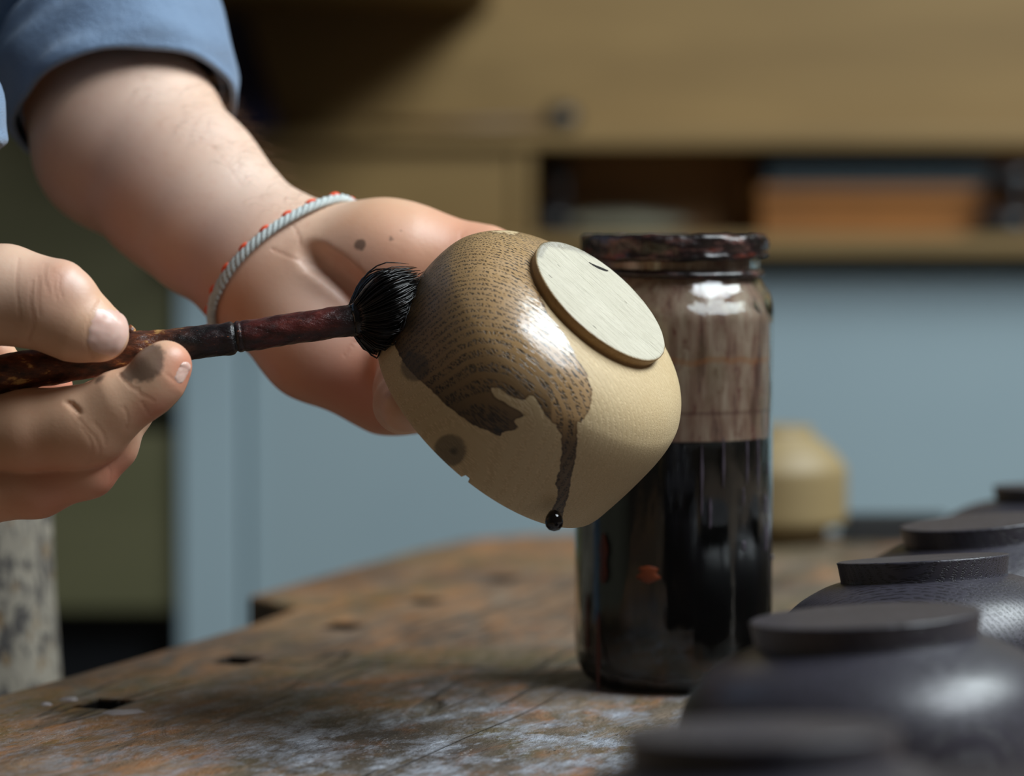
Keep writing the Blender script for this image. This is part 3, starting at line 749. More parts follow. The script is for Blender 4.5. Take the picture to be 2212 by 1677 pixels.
# residue film on the inside above the liquid
V, F = lathe(dense([(R0 - wall - 0.0003, lz + 0.0002), (R0 - wall - 0.0003, jz(676)), (0.0347, jz(660)), (0.0335, jz(640)), (0.0319, jz(624)), (0.0305, jz(610)), (0.0297, jz(598)), (0.0297, jtop - 0.003)], 0.003), 128)
m = M('dried_residue'); c = m.coord()
n1 = m.noise(m.coord((150, 150, 26)), 1.0, 5, 0.65); n2 = m.noise(m.coord((240, 240, 160), loc=(2, 3, 1)), 1.0, 4, 0.6); n3 = m.noise(m.coord((60, 60, 30), loc=(4, 3, 1)), 1.0, 3)
col = m.ramp(n1, [(0.30, s2l((96, 54, 44))), (0.45, s2l((150, 112, 94))), (0.60, s2l((186, 156, 136))), (0.75, s2l((204, 184, 164)))])
col = m.mix(m.math('MULTIPLY', m.bw(n2, 0.56, 0.68), 0.7), col, s2l((110, 46, 30)))
col = m.mix(m.math('MULTIPLY', m.bw(n3, 0.52, 0.62), 0.5), col, s2l((120, 98, 66)))
sep = m.n('ShaderNodeSeparateXYZ'); m.l(c, sep.inputs[0])
zline = m.math('ADD', sep.outputs[2], m.math('MULTIPLY', m.noise(m.coord((60, 60, 1)), 1.0, 3), 0.010))
col = m.mix(m.math('MULTIPLY', m.bw(m.math('ABSOLUTE', m.math('SUBTRACT', zline, jz(772) + 0.005)), 0.0006, 0.0016, True), 0.45), col, s2l((176, 104, 40)))
col = m.mix(m.math('MULTIPLY', m.bw(m.math('ABSOLUTE', m.math('SUBTRACT', sep.outputs[2], jz(882))), 0.0004, 0.0010, True), 0.45), col, s2l((90, 40, 28)))
m.set(Base_Color=col, Roughness=0.6)
al = m.math('MAXIMUM', m.bw(n1, 0.2, 0.42), 0.82); m.set(Alpha=al)
mk_np('residue_film', V, F, m.m, jar)
# crusted rim
def crust(R, Z_, T):
    d = 0.00025 * np.sin(7 * T + 900 * Z_) + 0.0002 * np.sin(13 * T - 700 * Z_) + 0.00012 * np.sin(31 * T + 1500 * Z_) + 0.0001 * np.sin(47 * T)
    out = np.where(R > 0.0322, R + d, R)
    dz = 0.0016 * np.sin(T * 1.0 + 0.3) * (Z_ < jtop - 0.004) + 0.0002 * np.sin(9 * T) + 0.00015 * np.sin(23 * T + 1)
    return out, Z_ + dz
rp = [(0.0330, jtop - 0.0068), (0.0348, jtop - 0.0076), (0.0360, jtop - 0.0066), (0.0355, jtop - 0.0048), (0.0360, jtop - 0.0030), (0.0358, jtop - 0.0004), (0.0345, jtop + 0.0010), (0.0320, jtop + 0.0012), (0.0296, jtop + 0.0006), (0.0292, jtop - 0.004)]
V, F = lathe(dense(rp, 0.0008), 200, crust)
m = M('crusted_stain'); c = m.coord(); n1 = m.noise(m.coord((90, 90, 260)), 1.0, 5, 0.65); n2 = m.noise(c, 420, 4, 0.6)
col = m.ramp(n1, [(0.35, s2l((14, 9, 9))), (0.52, s2l((34, 22, 22))), (0.66, s2l((92, 62, 56))), (0.8, s2l((150, 110, 98)))])
col = m.mix(m.math('MULTIPLY', m.bw(m.noise(m.coord((70, 70, 180), loc=(3, 9, 2)), 1.0, 3), 0.60, 0.70), 0.6), col, s2l((110, 40, 20)))
m.set(Base_Color=col, Roughness=m.mixf(n2, 0.12, 0.5)); m.bump(n2, 0.0004, 0.7)
cr = mk_np('crusted_rim', V, F, m.m, jar); cr['label'] = 'blackish red crust of dried stain around the jar mouth'
mat_crust = m.m
rp = [(0.0329, jz(596)), (0.0338, jz(594)), (0.0345, jz(588)), (0.0340, jz(582)), (0.0329, jz(578))]
V, F = lathe(dense(rp, 0.0007), 160, lambda R, Z_, T: (R + 0.0002 * np.sin(21 * T), Z_ + 0.0011 * np.sin(T - 0.5)))
mk_np('thread', V, F, mat_crust, jar)
# drips and dabs of old stain on the outside
rs = random.Random(11)
mat_orangestain = simple('orange_stain_dab', (112, 48, 14), 0.5); mat_pinkdrip = simple('pale_drip', (74, 66, 76), 0.3)
def jar_patch(px, py, w, h, mat, nm, curve=True):
    x = (px - 1456) / sc; a0 = math.asin(max(-0.98, min(0.98, x / R0))); z0 = jz(py)
    V = []; F = []; nu, nv = 8, 10
    for i in range(nv + 1):
        for j in range(nu + 1):
            u = j / nu * 2 - 1; v = i / nv * 2 - 1
            k = math.sqrt(max(0.0, 1 - abs(v) ** 2.5)) * (1 + 0.25 * math.sin(6 * v + px))
            hgt = 0.0005 * math.sqrt(max(0, (1 - u * u) * (1 - v * v))) + 0.00015
            an = a0 + u * k * w / R0; r_ = R0 + 0.0002 + hgt
            V.append((r_ * math.sin(an), -r_ * math.cos(an), z0 + v * h))
    for i in range(nv):
        for j in range(nu): a = i * (nu + 1) + j; F.append((a, a + 1, a + nu + 2, a + nu + 1))
    return mk(nm, V, F, mat, jar)
jar_patch(1392, 1218, 0.0040, 0.0034, mat_orangestain, 'stain_dab')['label'] = 'orange brown dab on the dark lower part'
for px, py, w, h in ((1268, 1330, .0012, .012), (1290, 1390, .001, .016), (1300, 1190, .002, .010)):
    jar_patch(px, py, w, h, simple('dark_red_run', (70, 24, 10), 0.35), 'dried_run')
for px, py, w, h in ((1645, 1080, .0007, .004), (1594, 1162, .0008, .0020), (1646, 1150, .0009, .006), (1650, 1005, .0005, .003), (1664, 1198, .0007, .0010), (1520, 1090, .0006, .006), (1502, 1020, .0005, .014), (1548, 985, .0005, .010), (1600, 985, .0005, .009), (1625, 990, .0005, .011), (1592, 1060, .0004, .004)):
    jar_patch(px, py, w, h, mat_pinkdrip, 'dried_run')

# ------------------------------------------------------------------ signed-distance body
class Field:
    def __init__(self, lo, hi, h):
        self.lo = np.array(lo, float); self.h = h
        self.n = np.ceil((np.array(hi) - self.lo) / h).astype(int) + 1
        self.F = np.full(self.n, 1.0, np.float32)
    def _sl(self, lo, hi):
        a = np.clip(np.floor((lo - self.lo) / self.h).astype(int), 0, self.n); b = np.clip(np.ceil((hi - self.lo) / self.h).astype(int) + 1, 0, self.n)
        if np.any(b <= a): return None
        g = [self.lo[i] + self.h * np.arange(a[i], b[i]) for i in range(3)]
        return tuple(slice(a[i], b[i]) for i in range(3)), (g[0][:, None, None], g[1][None, :, None], g[2][None, None, :])
    def dist(self, pr, g):
        X_, Y_, Z_ = g
        if pr[0] == 'c':
            _, a, b, ra, rb = pr; ab = b - a; L2 = max(ab @ ab, 1e-12)
            px, py, pz = X_ - a[0], Y_ - a[1], Z_ - a[2]
            t = np.clip((px * ab[0] + py * ab[1] + pz * ab[2]) / L2, 0, 1)
            return (np.sqrt((px - t * ab[0]) ** 2 + (py - t * ab[1]) ** 2 + (pz - t * ab[2]) ** 2) - (ra + (rb - ra) * t)).astype(np.float32)
        _, c, Rm, rad = pr
        px, py, pz = X_ - c[0], Y_ - c[1], Z_ - c[2]
        l = [Rm[i][0] * px + Rm[i][1] * py + Rm[i][2] * pz for i in range(3)]
        k0 = np.sqrt(sum((l[i] / rad[i]) ** 2 for i in range(3))); k1 = np.sqrt(sum((l[i] / rad[i] ** 2) ** 2 for i in range(3))) + 1e-9
        return (k0 * (k0 - 1) / k1).astype(np.float32)
    def bbox(self, pr, mg=0.020):
        if pr[0] == 'c':
            r = max(pr[3], pr[4]) + mg; return np.minimum(pr[1], pr[2]) - r, np.maximum(pr[1], pr[2]) + r
        r = max(pr[3]) + mg; return pr[1] - r, pr[1] + r
    @staticmethod
    def smin(a, b, k):
        h = np.maximum(k - np.abs(a - b), 0) / k; return np.minimum(a, b) - h * h * k * 0.25
    def group(self, prims, ki=0.008, ko=0.006):
        G = np.full(self.n, 1.0, np.float32); los = []; his = []
        for p in prims:
            lo, hi = self.bbox(p, max(ki, 0.004) + 0.006); s = self._sl(lo, hi)
            if s is None: continue
            G[s[0]] = self.smin(G[s[0]], self.dist(p, s[1]), ki)
        self.F = self.smin(self.F, G, ko)
    def carve(self, prims, k=0.002):
        for p in prims:
            lo, hi = self.bbox(p, 0.004); s = self._sl(lo, hi)
            if s is None: continue
            d = -self.dist(p, s[1]); a = self.F[s[0]]
            self.F[s[0]] = -self.smin(-a, -d, k)
    def sample(self, P):
        q = (np.atleast_2d(P) - self.lo) / self.h; q = np.clip(q, 0, np.array(self.n) - 1.001); i = q.astype(int); f = q - i
        r = 0
        for dx in (0, 1):
            for dy in (0, 1):
                for dz in (0, 1):
                    w = (f[:, 0] if dx else 1 - f[:, 0]) * (f[:, 1] if dy else 1 - f[:, 1]) * (f[:, 2] if dz else 1 - f[:, 2])
                    r = r + w * self.F[i[:, 0] + dx, i[:, 1] + dy, i[:, 2] + dz]
        return r
    def grad(self, P):
        P = np.atleast_2d(P); e = self.h
        g = np.stack([self.sample(P + [e, 0, 0]) - self.sample(P - [e, 0, 0]), self.sample(P + [0, e, 0]) - self.sample(P - [0, e, 0]), self.sample(P + [0, 0, e]) - self.sample(P - [0, 0, e])], 1)
        return g / (np.linalg.norm(g, axis=1)[:, None] + 1e-9)
    def drape(self, px, py, d0, d1):
        ds = np.arange(d0, d1, 0.0004); P = np.array([at(px, py, d) for d in ds]); s = self.sample(P); k = np.where(s < 0)[0]
        return P[k[0]] if len(k) else None
    def mesh(self):
        F = self.F; s = F < 0
        nx, ny, nz = F.shape
        c = [s[dx:nx - 1 + dx, dy:ny - 1 + dy, dz:nz - 1 + dz] for dx in (0, 1) for dy in (0, 1) for dz in (0, 1)]
        cnt = sum(x.astype(np.int8) for x in c); act = (cnt > 0) & (cnt < 8)
        idx = np.argwhere(act); ids = -np.ones(act.shape, np.int64); ids[act] = np.arange(len(idx))
        # argwhere order equals boolean-index order
        acc = np.zeros((len(idx), 3)); num = np.zeros(len(idx))
        corners = [(a, b, c_) for a in (0, 1) for b in (0, 1) for c_ in (0, 1)]
        for p in corners:
            for ax in range(3):
                if p[ax] == 1: continue
                q_ = list(p); q_[ax] = 1
                f0 = F[idx[:, 0] + p[0], idx[:, 1] + p[1], idx[:, 2] + p[2]]; f1 = F[idx[:, 0] + q_[0], idx[:, 1] + q_[1], idx[:, 2] + q_[2]]
                m_ = (f0 < 0) != (f1 < 0); t = np.where(m_, f0 / np.where(m_, f0 - f1, 1), 0)
                pt = np.array(p, float)[None] + np.zeros((len(idx), 3)); pt[:, ax] += t
                acc[m_] += pt[m_]; num[m_] += 1
        V = self.lo + self.h * (idx + acc / num[:, None])
        Q = []
        for ax in range(3):
            o1, o2 = [(1, 2), (2, 0), (0, 1)][ax]
            sl0 = [slice(None)] * 3; sl1 = [slice(None)] * 3; sl0[ax] = slice(0, -1); sl1[ax] = slice(1, None)
            cr_ = s[tuple(sl0)] != s[tuple(sl1)]
            e = np.argwhere(cr_)
            e = e[(e[:, o1] > 0) & (e[:, o2] > 0) & (e[:, o1] < F.shape[o1] - 1) & (e[:, o2] < F.shape[o2] - 1)]
            ins = s[tuple(e.T)]
            def cid(a, b):
                k = e.copy(); k[:, o1] -= a; k[:, o2] -= b; return ids[tuple(k.T)]
            q4 = np.stack([cid(1, 1), cid(0, 1), cid(0, 0), cid(1, 0)], 1)
            q4[~ins] = q4[~ins][:, ::-1]; Q.append(q4)
        return V, np.vstack(Q)
def C(x0, y0, d0, r0, x1, y1, d1, r1): return ('c', at(x0, y0, d0), at(x1, y1, d1), r0 / 100, r1 / 100)
def chain(pts): return [C(*a, *b) for a, b in zip(pts[:-1], pts[1:])]
def E(x, y, d, rx, ry, rz, ang=0.0, tilt=0.0):
    """ellipsoid; rx along image direction ang (deg, down positive), ry across it, rz in depth"""
    a = math.radians(ang); e1 = RT * math.cos(a) - UP * math.sin(a); e2 = RT * math.sin(a) + UP * math.cos(a); e3 = FW
    return ('e', at(x, y, d), np.stack([e1, e2, e3]), np.array([rx, ry, rz]) / 100)

# ---- hand that holds the bowl
lo = np.array([-0.30, 0.955, -0.10]); hi = np.array([0.09, 1.30, 0.36])
A = Field(lo, hi, 0.0012)
ARM = [(578, 572, 1.063, 2.25, 22), (460, 478, 1.078, 2.45, 24), (395, 412, 1.090, 2.70, 26), (275, 296, 1.115, 3.25, 26), (232, 190, 1.135, 3.15, 16), (205, 50, 1.155, 3.2, 12), (150, -160, 1.185, 3.5, 10)]
armc = []
for p, q_ in zip(ARM[:-1], ARM[1:]):
    for sg in (-1, 1):
        armc.append(C(p[0] + sg * p[4] * .69, p[1] - sg * p[4] * .72, p[2], p[3], q_[0] + sg * q_[4] * .69, q_[1] - sg * q_[4] * .72, q_[2], q_[3]))
A.group(armc, 0.008, 0.01)
A.group([C(600, 575, 1.062, 2.2, 720, 620, 1.058, 1.9),                                   # wrist into palm
         C(580, 615, 1.060, 2.15, 690, 735, 1.052, 2.05), C(690, 735, 1.052, 2.05, 842, 822, 1.056, 1.75),   # hypothenar
         C(842, 822, 1.056, 1.75, 905, 838, 1.062, 1.55), C(720, 620, 1.060, 1.9, 880, 720, 1.062, 1.6),                                    # palm hollow
         C(655, 562, 1.062, 1.75, 815, 556, 1.050, 1.80),
         E(815, 562, 1.050, 2.3, 1.86, 2.0, 12), C(870, 560, 1.048, 1.75, 985, 585, 1.050, 1.45)], 0.013, 0.014)
A.group(chain([(930, 572, 1.050, 1.75), (1050, 572, 1.045, 1.30), (1120, 590, 1.046, 1.12), (1175, 625, 1.047, 1.0), (1225, 690, 1.050, 0.82)]), 0.006, 0.010)   # thumb, round the back of the bowl
cav = lambda x, y, z: b2w((x, y, z))
ys = ysign
def finger(m0, pip, dip, tip, r):
    pts = [m0, pip, dip, tip]; rr_ = [r * 1.12, r, r * 0.9, r * 0.78]
    return [('c', np.array(pts[i]), np.array(pts[i + 1]), rr_[i] / 100, rr_[i + 1] / 100) for i in range(3)]
fing = [(at(870, 640, 1.066), cav(-0.036, 0.022 * ys, -0.074), cav(-0.014, 0.028 * ys, -0.058), cav(0.002, 0.026 * ys, -0.036), 0.86),
        (at(870, 715, 1.064), cav(-0.032, 0.004 * ys, -0.078), cav(-0.010, 0.010 * ys, -0.058), cav(0.004, 0.009 * ys, -0.034), 0.90),
        (at(880, 780, 1.062), cav(-0.028, -0.014 * ys, -0.076), cav(-0.010, -0.008 * ys, -0.058), cav(0.001, -0.008 * ys, -0.036), 0.85),
        (at(900, 825, 1.062), cav(-0.026, -0.026 * ys, -0.070), cav(-0.020, -0.024 * ys, -0.056), cav(-0.012, -0.022 * ys, -0.040), 0.72)]
for f in fing: A.group(finger(*f), 0.006, 0.007)
# keep the skin off the wood: carve the bowl's wall out of the hand
g0 = [A.lo[i] + A.h * np.arange(A.n[i]) for i in range(3)]
GX, GY, GZ = np.meshgrid(*g0, indexing='ij', sparse=True)
bx_ = [((GX - Mn[0, 3]) * Mn[0, j] + (GY - Mn[1, 3]) * Mn[1, j] + (GZ - Mn[2, 3]) * Mn[2, j]) / KB ** 2 for j in range(3)]
rad = np.sqrt(bx_[0] ** 2 + bx_[1] ** 2); hz_ = bx_[2]
Po = spline(OUT, 60); Pi = np.array([(0.0490, -0.064)] + INN)
ro = np.interp(-hz_, -Po[:, 1], Po[:, 0]); ri = np.interp(-hz_, np.array([0.0110, 0.0115, 0.0130, 0.0170, 0.023, 0.032, 0.044, 0.055, 0.066]), np.array([0.0, 0.020, 0.034, 0.042, 0.046, 0.0478, 0.0484, 0.0490, 0.0490]))
ri = np.where(hz_ > -0.0108, -0.01, ri)
wallsd = np.maximum(np.maximum(rad - ro, ri - rad), np.maximum(hz_ + 0.002, -0.0634 - hz_)) - 0.0006
A.F = np.maximum(A.F, -wallsd.astype(np.float32))
# creases
CREASE = []
def crease(Fd, pts, r, d0, d1, k=0.002, sink=0.0):
    P = []
    for x, y in spline(pts, max(6, len(pts) * 4)):
        p = Fd.drape(x, y, d0, d1)
        if p is not None: P.append(p)
    if len(P) < 2: return
    P = np.array(P) + FW * (sink * r)
    if r < 0.00062: CREASE.append((P, r)); return
    n = len(P); Fd.carve([('c', P[i], P[i + 1], r * (0.35 + 0.65 * math.sin(math.pi * (i + .5) / n)), r * (0.35 + 0.65 * math.sin(math.pi * (i + 1.5) / (n + 1)))) for i in range(n - 1)], k)
crease(A, [(668, 548), (705, 574), (745, 605), (790, 650), (815, 690)], 0.0011, 0.98, 1.10, 0.007)
crease(A, [(590, 540), (640, 562), (690, 580), (740, 620), (780, 668)], 0.0006, 0.98, 1.10, 0.005)
crease(A, [(745, 770), (760, 745), (790, 728)], 0.0006, 0.98, 1.10, 0.003)
crease(A, [(1000, 500), (990, 540), (965, 580)], 0.0005, 0.98, 1.10, 0.003)
crease(A, [(620, 470), (640, 500), (650, 530)], 0.0006, 0.98, 1.12, 0.004)

crease(A, [(430, 300), (470, 330), (520, 400)], 0.0003, 0.98, 1.15)
# ---- hand that holds the brush
lo = np.array([-0.34, 0.90, 0.035]); hi = np.array([-0.095, 1.055, 0.30])
B = Field(lo, hi, 0.0008)
B.group([C(-265, 60, 1.012, 3.1, -262, 300, 1.003, 3.0), C(-262, 300, 1.003, 3.0, -350, 560, 0.995, 2.55), C(-350, 560, 0.995, 2.55, -400, 730, 0.99, 2.35),
         C(-400, 720, 0.99, 2.35, -230, 760, 0.985, 2.1), C(-400, 780, 0.99, 2.3, -200, 930, 0.985, 2.0), C(-400, 760, 0.99, 2.3, -180, 850, 0.99, 2.0), C(-180, 850, 0.99, 1.6, 110, 835, 0.988, 0.75), C(-140, 770, 0.984, 1.3, -8, 752, 0.982, 0.42)], 0.014, 0.01)
B.group(chain([(-300, 690, 0.975, 2.1), (-110, 640, 0.955, 1.68), (10, 637, 0.950, 1.56), (105, 660, 0.9465, 1.42), (170, 702, 0.9455, 1.14), (222, 723, 0.9455, 0.87)]) +
        [('c', at(140, 622, 0.942), at(150, 628, 0.942), 0.0070, 0.0066)], 0.006, 0.012)
B.group(chain([(-230, 930, 0.985, 1.7), (-60, 936, 0.965, 1.45), (70, 932, 0.957, 1.36), (160, 925, 0.953, 1.30), (200, 918, 0.951, 1.22), (258, 872, 0.9475, 1.02), (318, 842, 0.9460, 0.84), (348, 812, 0.9458, 0.80), (370, 787, 0.9465, 0.66)]) +
        [('c', at(336, 790, 0.944), at(352, 778, 0.944), 0.0058, 0.0054)], 0.005, 0.003)
B.group(chain([(-230, 1040, 0.985, 1.5), (-60, 1062, 0.9665, 1.18), (80, 1048, 0.962, 1.06), (190, 1014, 0.9595, 0.92), (243, 965, 0.961, 0.78), (285, 885, 0.968, 0.70), (305, 838, 0.9735, 0.66)]), 0.004, 0.0010)
B.group(chain([(-230, 1060, 1.000, 1.5), (-40, 1050, 0.992, 1.15), (110, 1030, 0.986, 1.0), (190, 985, 0.985, 0.85), (215, 905, 0.987, 0.7), (205, 860, 0.986, 0.62)]), 0.005, 0.002)
B.group(chain([(-230, 1040, 1.010, 1.3), (-60, 1040, 1.008, 1.0), (60, 1000, 1.005, 0.85), (110, 930, 1.003, 0.72), (100, 880, 1.000, 0.6)]), 0.005, 0.002)
# keep the fingers off the brush handle
HP = [(-160, 846, 0.957), (0, 809, 0.9585), (130, 788, 0.960), (250, 766, 0.9615), (380, 746, 0.963), (505, 730, 0.9645), (640, 709, 0.966), (775, 690, 0.968)]
HR = [0.0066, 0.0066, 0.0064, 0.0062, 0.0058, 0.0054, 0.0053, 0.0054]
hpts = [at(*p) for p in HP]
B.carve([('c', hpts[i], hpts[i + 1], HR[i] + .0003, HR[i + 1] + .0003) for i in range(len(hpts) - 1)], 0.0012)
crease(B, [(140, 868), (152, 872), (165, 885), (172, 893)], 0.00063, 0.90, 1.0, 0.0007)
crease(B, [(258, 808), (268, 822), (285, 838), (298, 842)], 0.0006, 0.90, 1.0, 0.0006)
crease(B, [(178, 925), (192, 945), (198, 970), (192, 1000)], 0.00035, 0.90, 1.0, 0.0008)
crease(B, [(205, 915), (222, 935), (228, 960)], 0.0003, 0.90, 1.0, 0.0008)
crease(B, [(330, 905), (318, 890), (306, 870)], 0.0003, 0.90, 1.0, 0.0008)
crease(B, [(98, 572), (96, 600), (104, 630)], 0.0003, 0.90, 1.0, 0.0010)
crease(B, [(112, 580), (114, 606), (118, 625)], 0.0002, 0.90, 1.0, 0.0008)
crease(B, [(60, 735), (72, 700), (70, 670)], 0.0005, 0.90, 1.0, 0.0025)
crease(B, [(216, 652), (200, 676), (188, 712), (188, 748), (200, 774)], 0.0005, 0.90, 1.0, 0.0008)

for pts in ([(70, 610), (66, 650), (72, 700)], [(84, 600), (82, 640), (86, 680)], [(40, 560), (36, 620), (44, 690)], [(180, 925), (200, 940), (214, 965), (214, 985)], [(268, 880), (276, 905), (270, 925)], [(228, 1000), (238, 1020), (236, 1040)],
            [(300, 850), (318, 858), (332, 866)], [(150, 880), (190, 930)], [(360, 810), (376, 822)], [(130, 596), (128, 620), (132, 640)], [(122, 592), (119, 620), (122, 645)]): crease(B, pts, 0.00035, 0.90, 1.0)
VA, QA = A.mesh(); VB, QB = B.mesh()
person = empty('person', (-0.25, 1.05, 0.0)); tag(person, 'person in a blue rolled-sleeve shirt brushing stain onto a bowl held in the other hand', 'person')
pl = np.array(person.location)
body = mk_np('body', np.vstack([VA, VB]) - pl, np.vstack([QA, QB + len(VA)]), mat_skin, person)
VV = vcos(body) + pl
def blobs(lst, soft=True):
    a = np.zeros(len(VV))
    for P, r, k in lst:
        d = np.linalg.norm(VV - P, axis=1); a = np.maximum(a, k * np.clip(1 - d / r, 0, 1) ** (0.8 if soft else 0.4))
    return a
def dp(Fd, x, y, d0, d1):
    p = Fd.drape(x, y, d0, d1); return p if p is not None else at(x, y, (d0 + d1) / 2)
red = blobs([(dp(B, 405, 800, .9, 1.), .012, 1.0), (dp(B, 250, 1030, .9, 1.), .016, .9), (dp(B, 340, 890, .9, 1.), .010, .7), (dp(B, 120, 1085, .9, 1.), .03, .6), (dp(B, 130, 600, .9, 1.), .016, .45), (at(20, 750, .965), .016, 1.0), (at(200, 850, .985), .03, 1.0),
             (dp(A, 760, 830, .98, 1.1), .05, .75), (dp(A, 850, 620, .98, 1.1), .035, .55), (dp(A, 780, 700, .98, 1.1), .03, .5), (at(1010, 540, 1.04), .03, .6), (dp(A, 260, 420, .98, 1.2), .05, .3), (dp(A, 430, 620, .98, 1.2), .05, .5)])
cz = np.zeros(len(VV))
for P, r_ in CREASE:
    bb = np.all((VV > P.min(0) - 0.004) & (VV < P.max(0) + 0.004), axis=1); sub = VV[bb]
    if not len(sub): continue
    D_ = np.full(len(sub), 1.0)
    for a_, b_ in zip(P[:-1], P[1:]):
        ab = b_ - a_; t = np.clip(((sub - a_) @ ab) / (ab @ ab + 1e-12), 0, 1); D_ = np.minimum(D_, np.linalg.norm(sub - a_ - t[:, None] * ab, axis=1))
    cz[bb] = np.maximum(cz[bb], np.clip(1 - D_ / 0.0011, 0, 1) * (r_ / 0.0006))
setattr_f(body, 'crease', cz)
setattr_f(body, 'red', red)
setattr_f(body, 'pale', blobs([(dp(A, 330, 200, .98, 1.2), .05, .8), (dp(A, 520, 380, .98, 1.2), .05, .9), (dp(A, 700, 650, .98, 1.1), .03, .6), (dp(A, 450, 280, .98, 1.2), .05, .8), (dp(B, 160, 600, .9, 1.), .01, .5), (dp(B, 20, 580, .9, 1.), .03, .4)]))
setattr_f(body, 'grime', blobs([(dp(B, 310, 778, .9, 1.), .0095, 1.6), (dp(B, 285, 800, .9, 1.), .006, 1.3), (dp(B, 215, 820, .9, 1.), .004, .8), (dp(A, 778, 529, .98, 1.1), .0034, 1.2), (dp(A, 818, 586, .98, 1.1), .0018, 1.2), (dp(A, 846, 516, .98, 1.1), .0014, 1.2), (dp(A, 868, 500, .98, 1.1), .0010, 1.1)]))

def nail(name, Fd, cx, cy, ax, ay, hl, hw, d0, d1, label):
    """nail: grid over a rounded outline, laid on the fingertip; (ax, ay) = image direction towards the free edge"""
    L = math.hypot(ax, ay); ax, ay = ax / L, ay / L; V = []; F = []; nu = 16
    for i in range(nu + 1):
        for j in range(nu + 1):
            u = i / nu * 2 - 1; v = j / nu * 2 - 1
            uu = u * math.sqrt(1 - 0.42 * v * v); vv = v * math.sqrt(1 - 0.42 * u * u)
            x = cx + ax * uu * hl - ay * vv * hw; y = cy + ay * uu * hl + ax * vv * hw
            p = Fd.drape(x, y, d0, d1)
            if p is None:
                k = 0.99
                while p is None and k > 0.4:
                    p = Fd.drape(cx + (x - cx) * k, cy + (y - cy) * k, d0, d1); k -= 0.01
                if p is None: return None
            g = Fd.grad(p)[0]; e = max(abs(u), abs(v)); lift = 0.0004 * (1 - e ** 6) + (0.0003 if u > 0.6 else -0.00005)
            V.append(p + g * lift - pl)
    for i in range(nu):
        for j in range(nu): a = i * (nu + 1) + j; F.append((a, a + nu + 1, a + nu + 2, a + 1))
    o = mk(name, V, F, mat_nail, person); md = o.modifiers.new('s', 'SMOOTH'); md.iterations = 2; md.factor = 0.5; o['label'] = label; return o
nail('thumb_nail', B, 231, 716, 75, 22, 45, 56, 0.90, 1.0, 'pale pink thumb nail')
nail('finger_nail', B, 393, 806, 0.45, -0.9, 26, 13, 0.90, 1.0, 'edge of the index finger nail')

# forearm hair
rs = np.random.RandomState(2); sp = Soup()
axis_dir = at(585, 560, 1.063) - at(215, 215, 1.125); axis_dir /= np.linalg.norm(axis_dir)
cand = VA[rs.choice(len(VA), 6000, replace=False)]
hx, hy, hd = project(cand); gN = A.grad(cand)
ok = (hx > 230) & (hx < 690) & (hy < 640) & ((gN @ (RT * 0.7 + UP * 0.7)) > 0.35) & ((hx + hy) < 1120)
cand = cand[ok][:900]; gN = gN[ok][:900]
for p, g in zip(cand, gN):
    L = 0.006 + 0.006 * rs.rand(); d = axis_dir * 0.75 + g * 0.6 + rs.randn(3) * 0.18; d /= np.linalg.norm(d)
    pts = [p - g * 0.0003, p + d * L * 0.5, p + d * L + axis_dir * L * 0.25]
    V, F = tube(pts, [0.00004, 0.00003, 0.00001], 3); sp.add([v - pl for v in V], F)
hair = mk('arm_hair', sp.V, sp.F, simple('fair_hair', (120, 84, 54), 0.5), person); tag(hair, 'fine hair on the forearm', kind='stuff')

# ---- shirt sleeves
def ring_loft(name, rings, mat, parent, thick=0.0016, seg=96, wr=0.0012, seed=0):
    """rings: (centre, radius_a, radius_b, axis) -> cloth tube with thickness"""
    rs = np.random.RandomState(seed); ph = rs.rand(12) * 6.28
    n = len(rings); V = []; F = []
    for side in (0, 1):
        for i, (c, ra, rb, ax) in enumerate(rings):
            ax = np.array(ax, float); ax /= np.linalg.norm(ax)
            e1 = RT - ax * (RT @ ax); e1 /= np.linalg.norm(e1); e2 = np.cross(ax, e1)
            for j in range(seg):
                t = 2 * math.pi * j / seg; s = i / max(1, n - 1)
                w = wr * min(1.0, 0.15 + 2.2 * s + (3.0 if wr < 0.002 else 0)) * (math.sin(3 * t + ph[0] + 4 * s) + 0.6 * math.sin(5 * t + ph[1] - 7 * s) + 0.35 * math.sin(9 * t + ph[2] + 11 * s) + 0.5 * math.sin(2 * t + 16 * s + ph[3]))
                k = w - (thick if side else 0)
                V.append(c + e1 * math.cos(t) * (ra + k) + e2 * math.sin(t) * (rb + k))
    for side in (0, 1):
        o = side * n * seg
        for i in range(n - 1):
            for j in range(seg):
                q = (o + i * seg + j, o + i * seg + (j + 1) % seg, o + (i + 1) * seg + (j + 1) % seg, o + (i + 1) * seg + j)
                F.append(q if side == 0 else q[::-1])
    for i in (0, n - 1):
        for j in range(seg):
            q = (i * seg + j, i * seg + (j + 1) % seg, n * seg + i * seg + (j + 1) % seg, n * seg + i * seg + j); F.append(q[::-1] if i == 0 else q)
    return mk(name, np.array(V) - pl, F, mat, parent)
def rings_between(keys, n):
    K = np.array([list(k[0]) + [k[1], k[2]] + list(k[3]) for k in keys]); S = spline(K, n)
    return [(s[:3], s[3], s[4], s[5:8]) for s in S]
axc = RT * 0.20 - UP * 0.86 - FW * 0.46           # the way the left sleeve opens
axs = RT * 0.35 - UP * 0.80 - FW * 0.40
K = [(at(268, 238, 1.115), .0440, .0430, axc), (at(262, 205, 1.12), .0462, .045, axc), (at(250, 150, 1.127), .0476, .0465, axc), (at(236, 90, 1.135), .0470, .046, axs), (at(226, 60, 1.14), .0450, .0445, axs)]
ring_loft('cuff', rings_between(K, 22), mat_cloth, person, 0.0022, 110, 0.0011, 1)['label'] = 'rolled-up cuff'
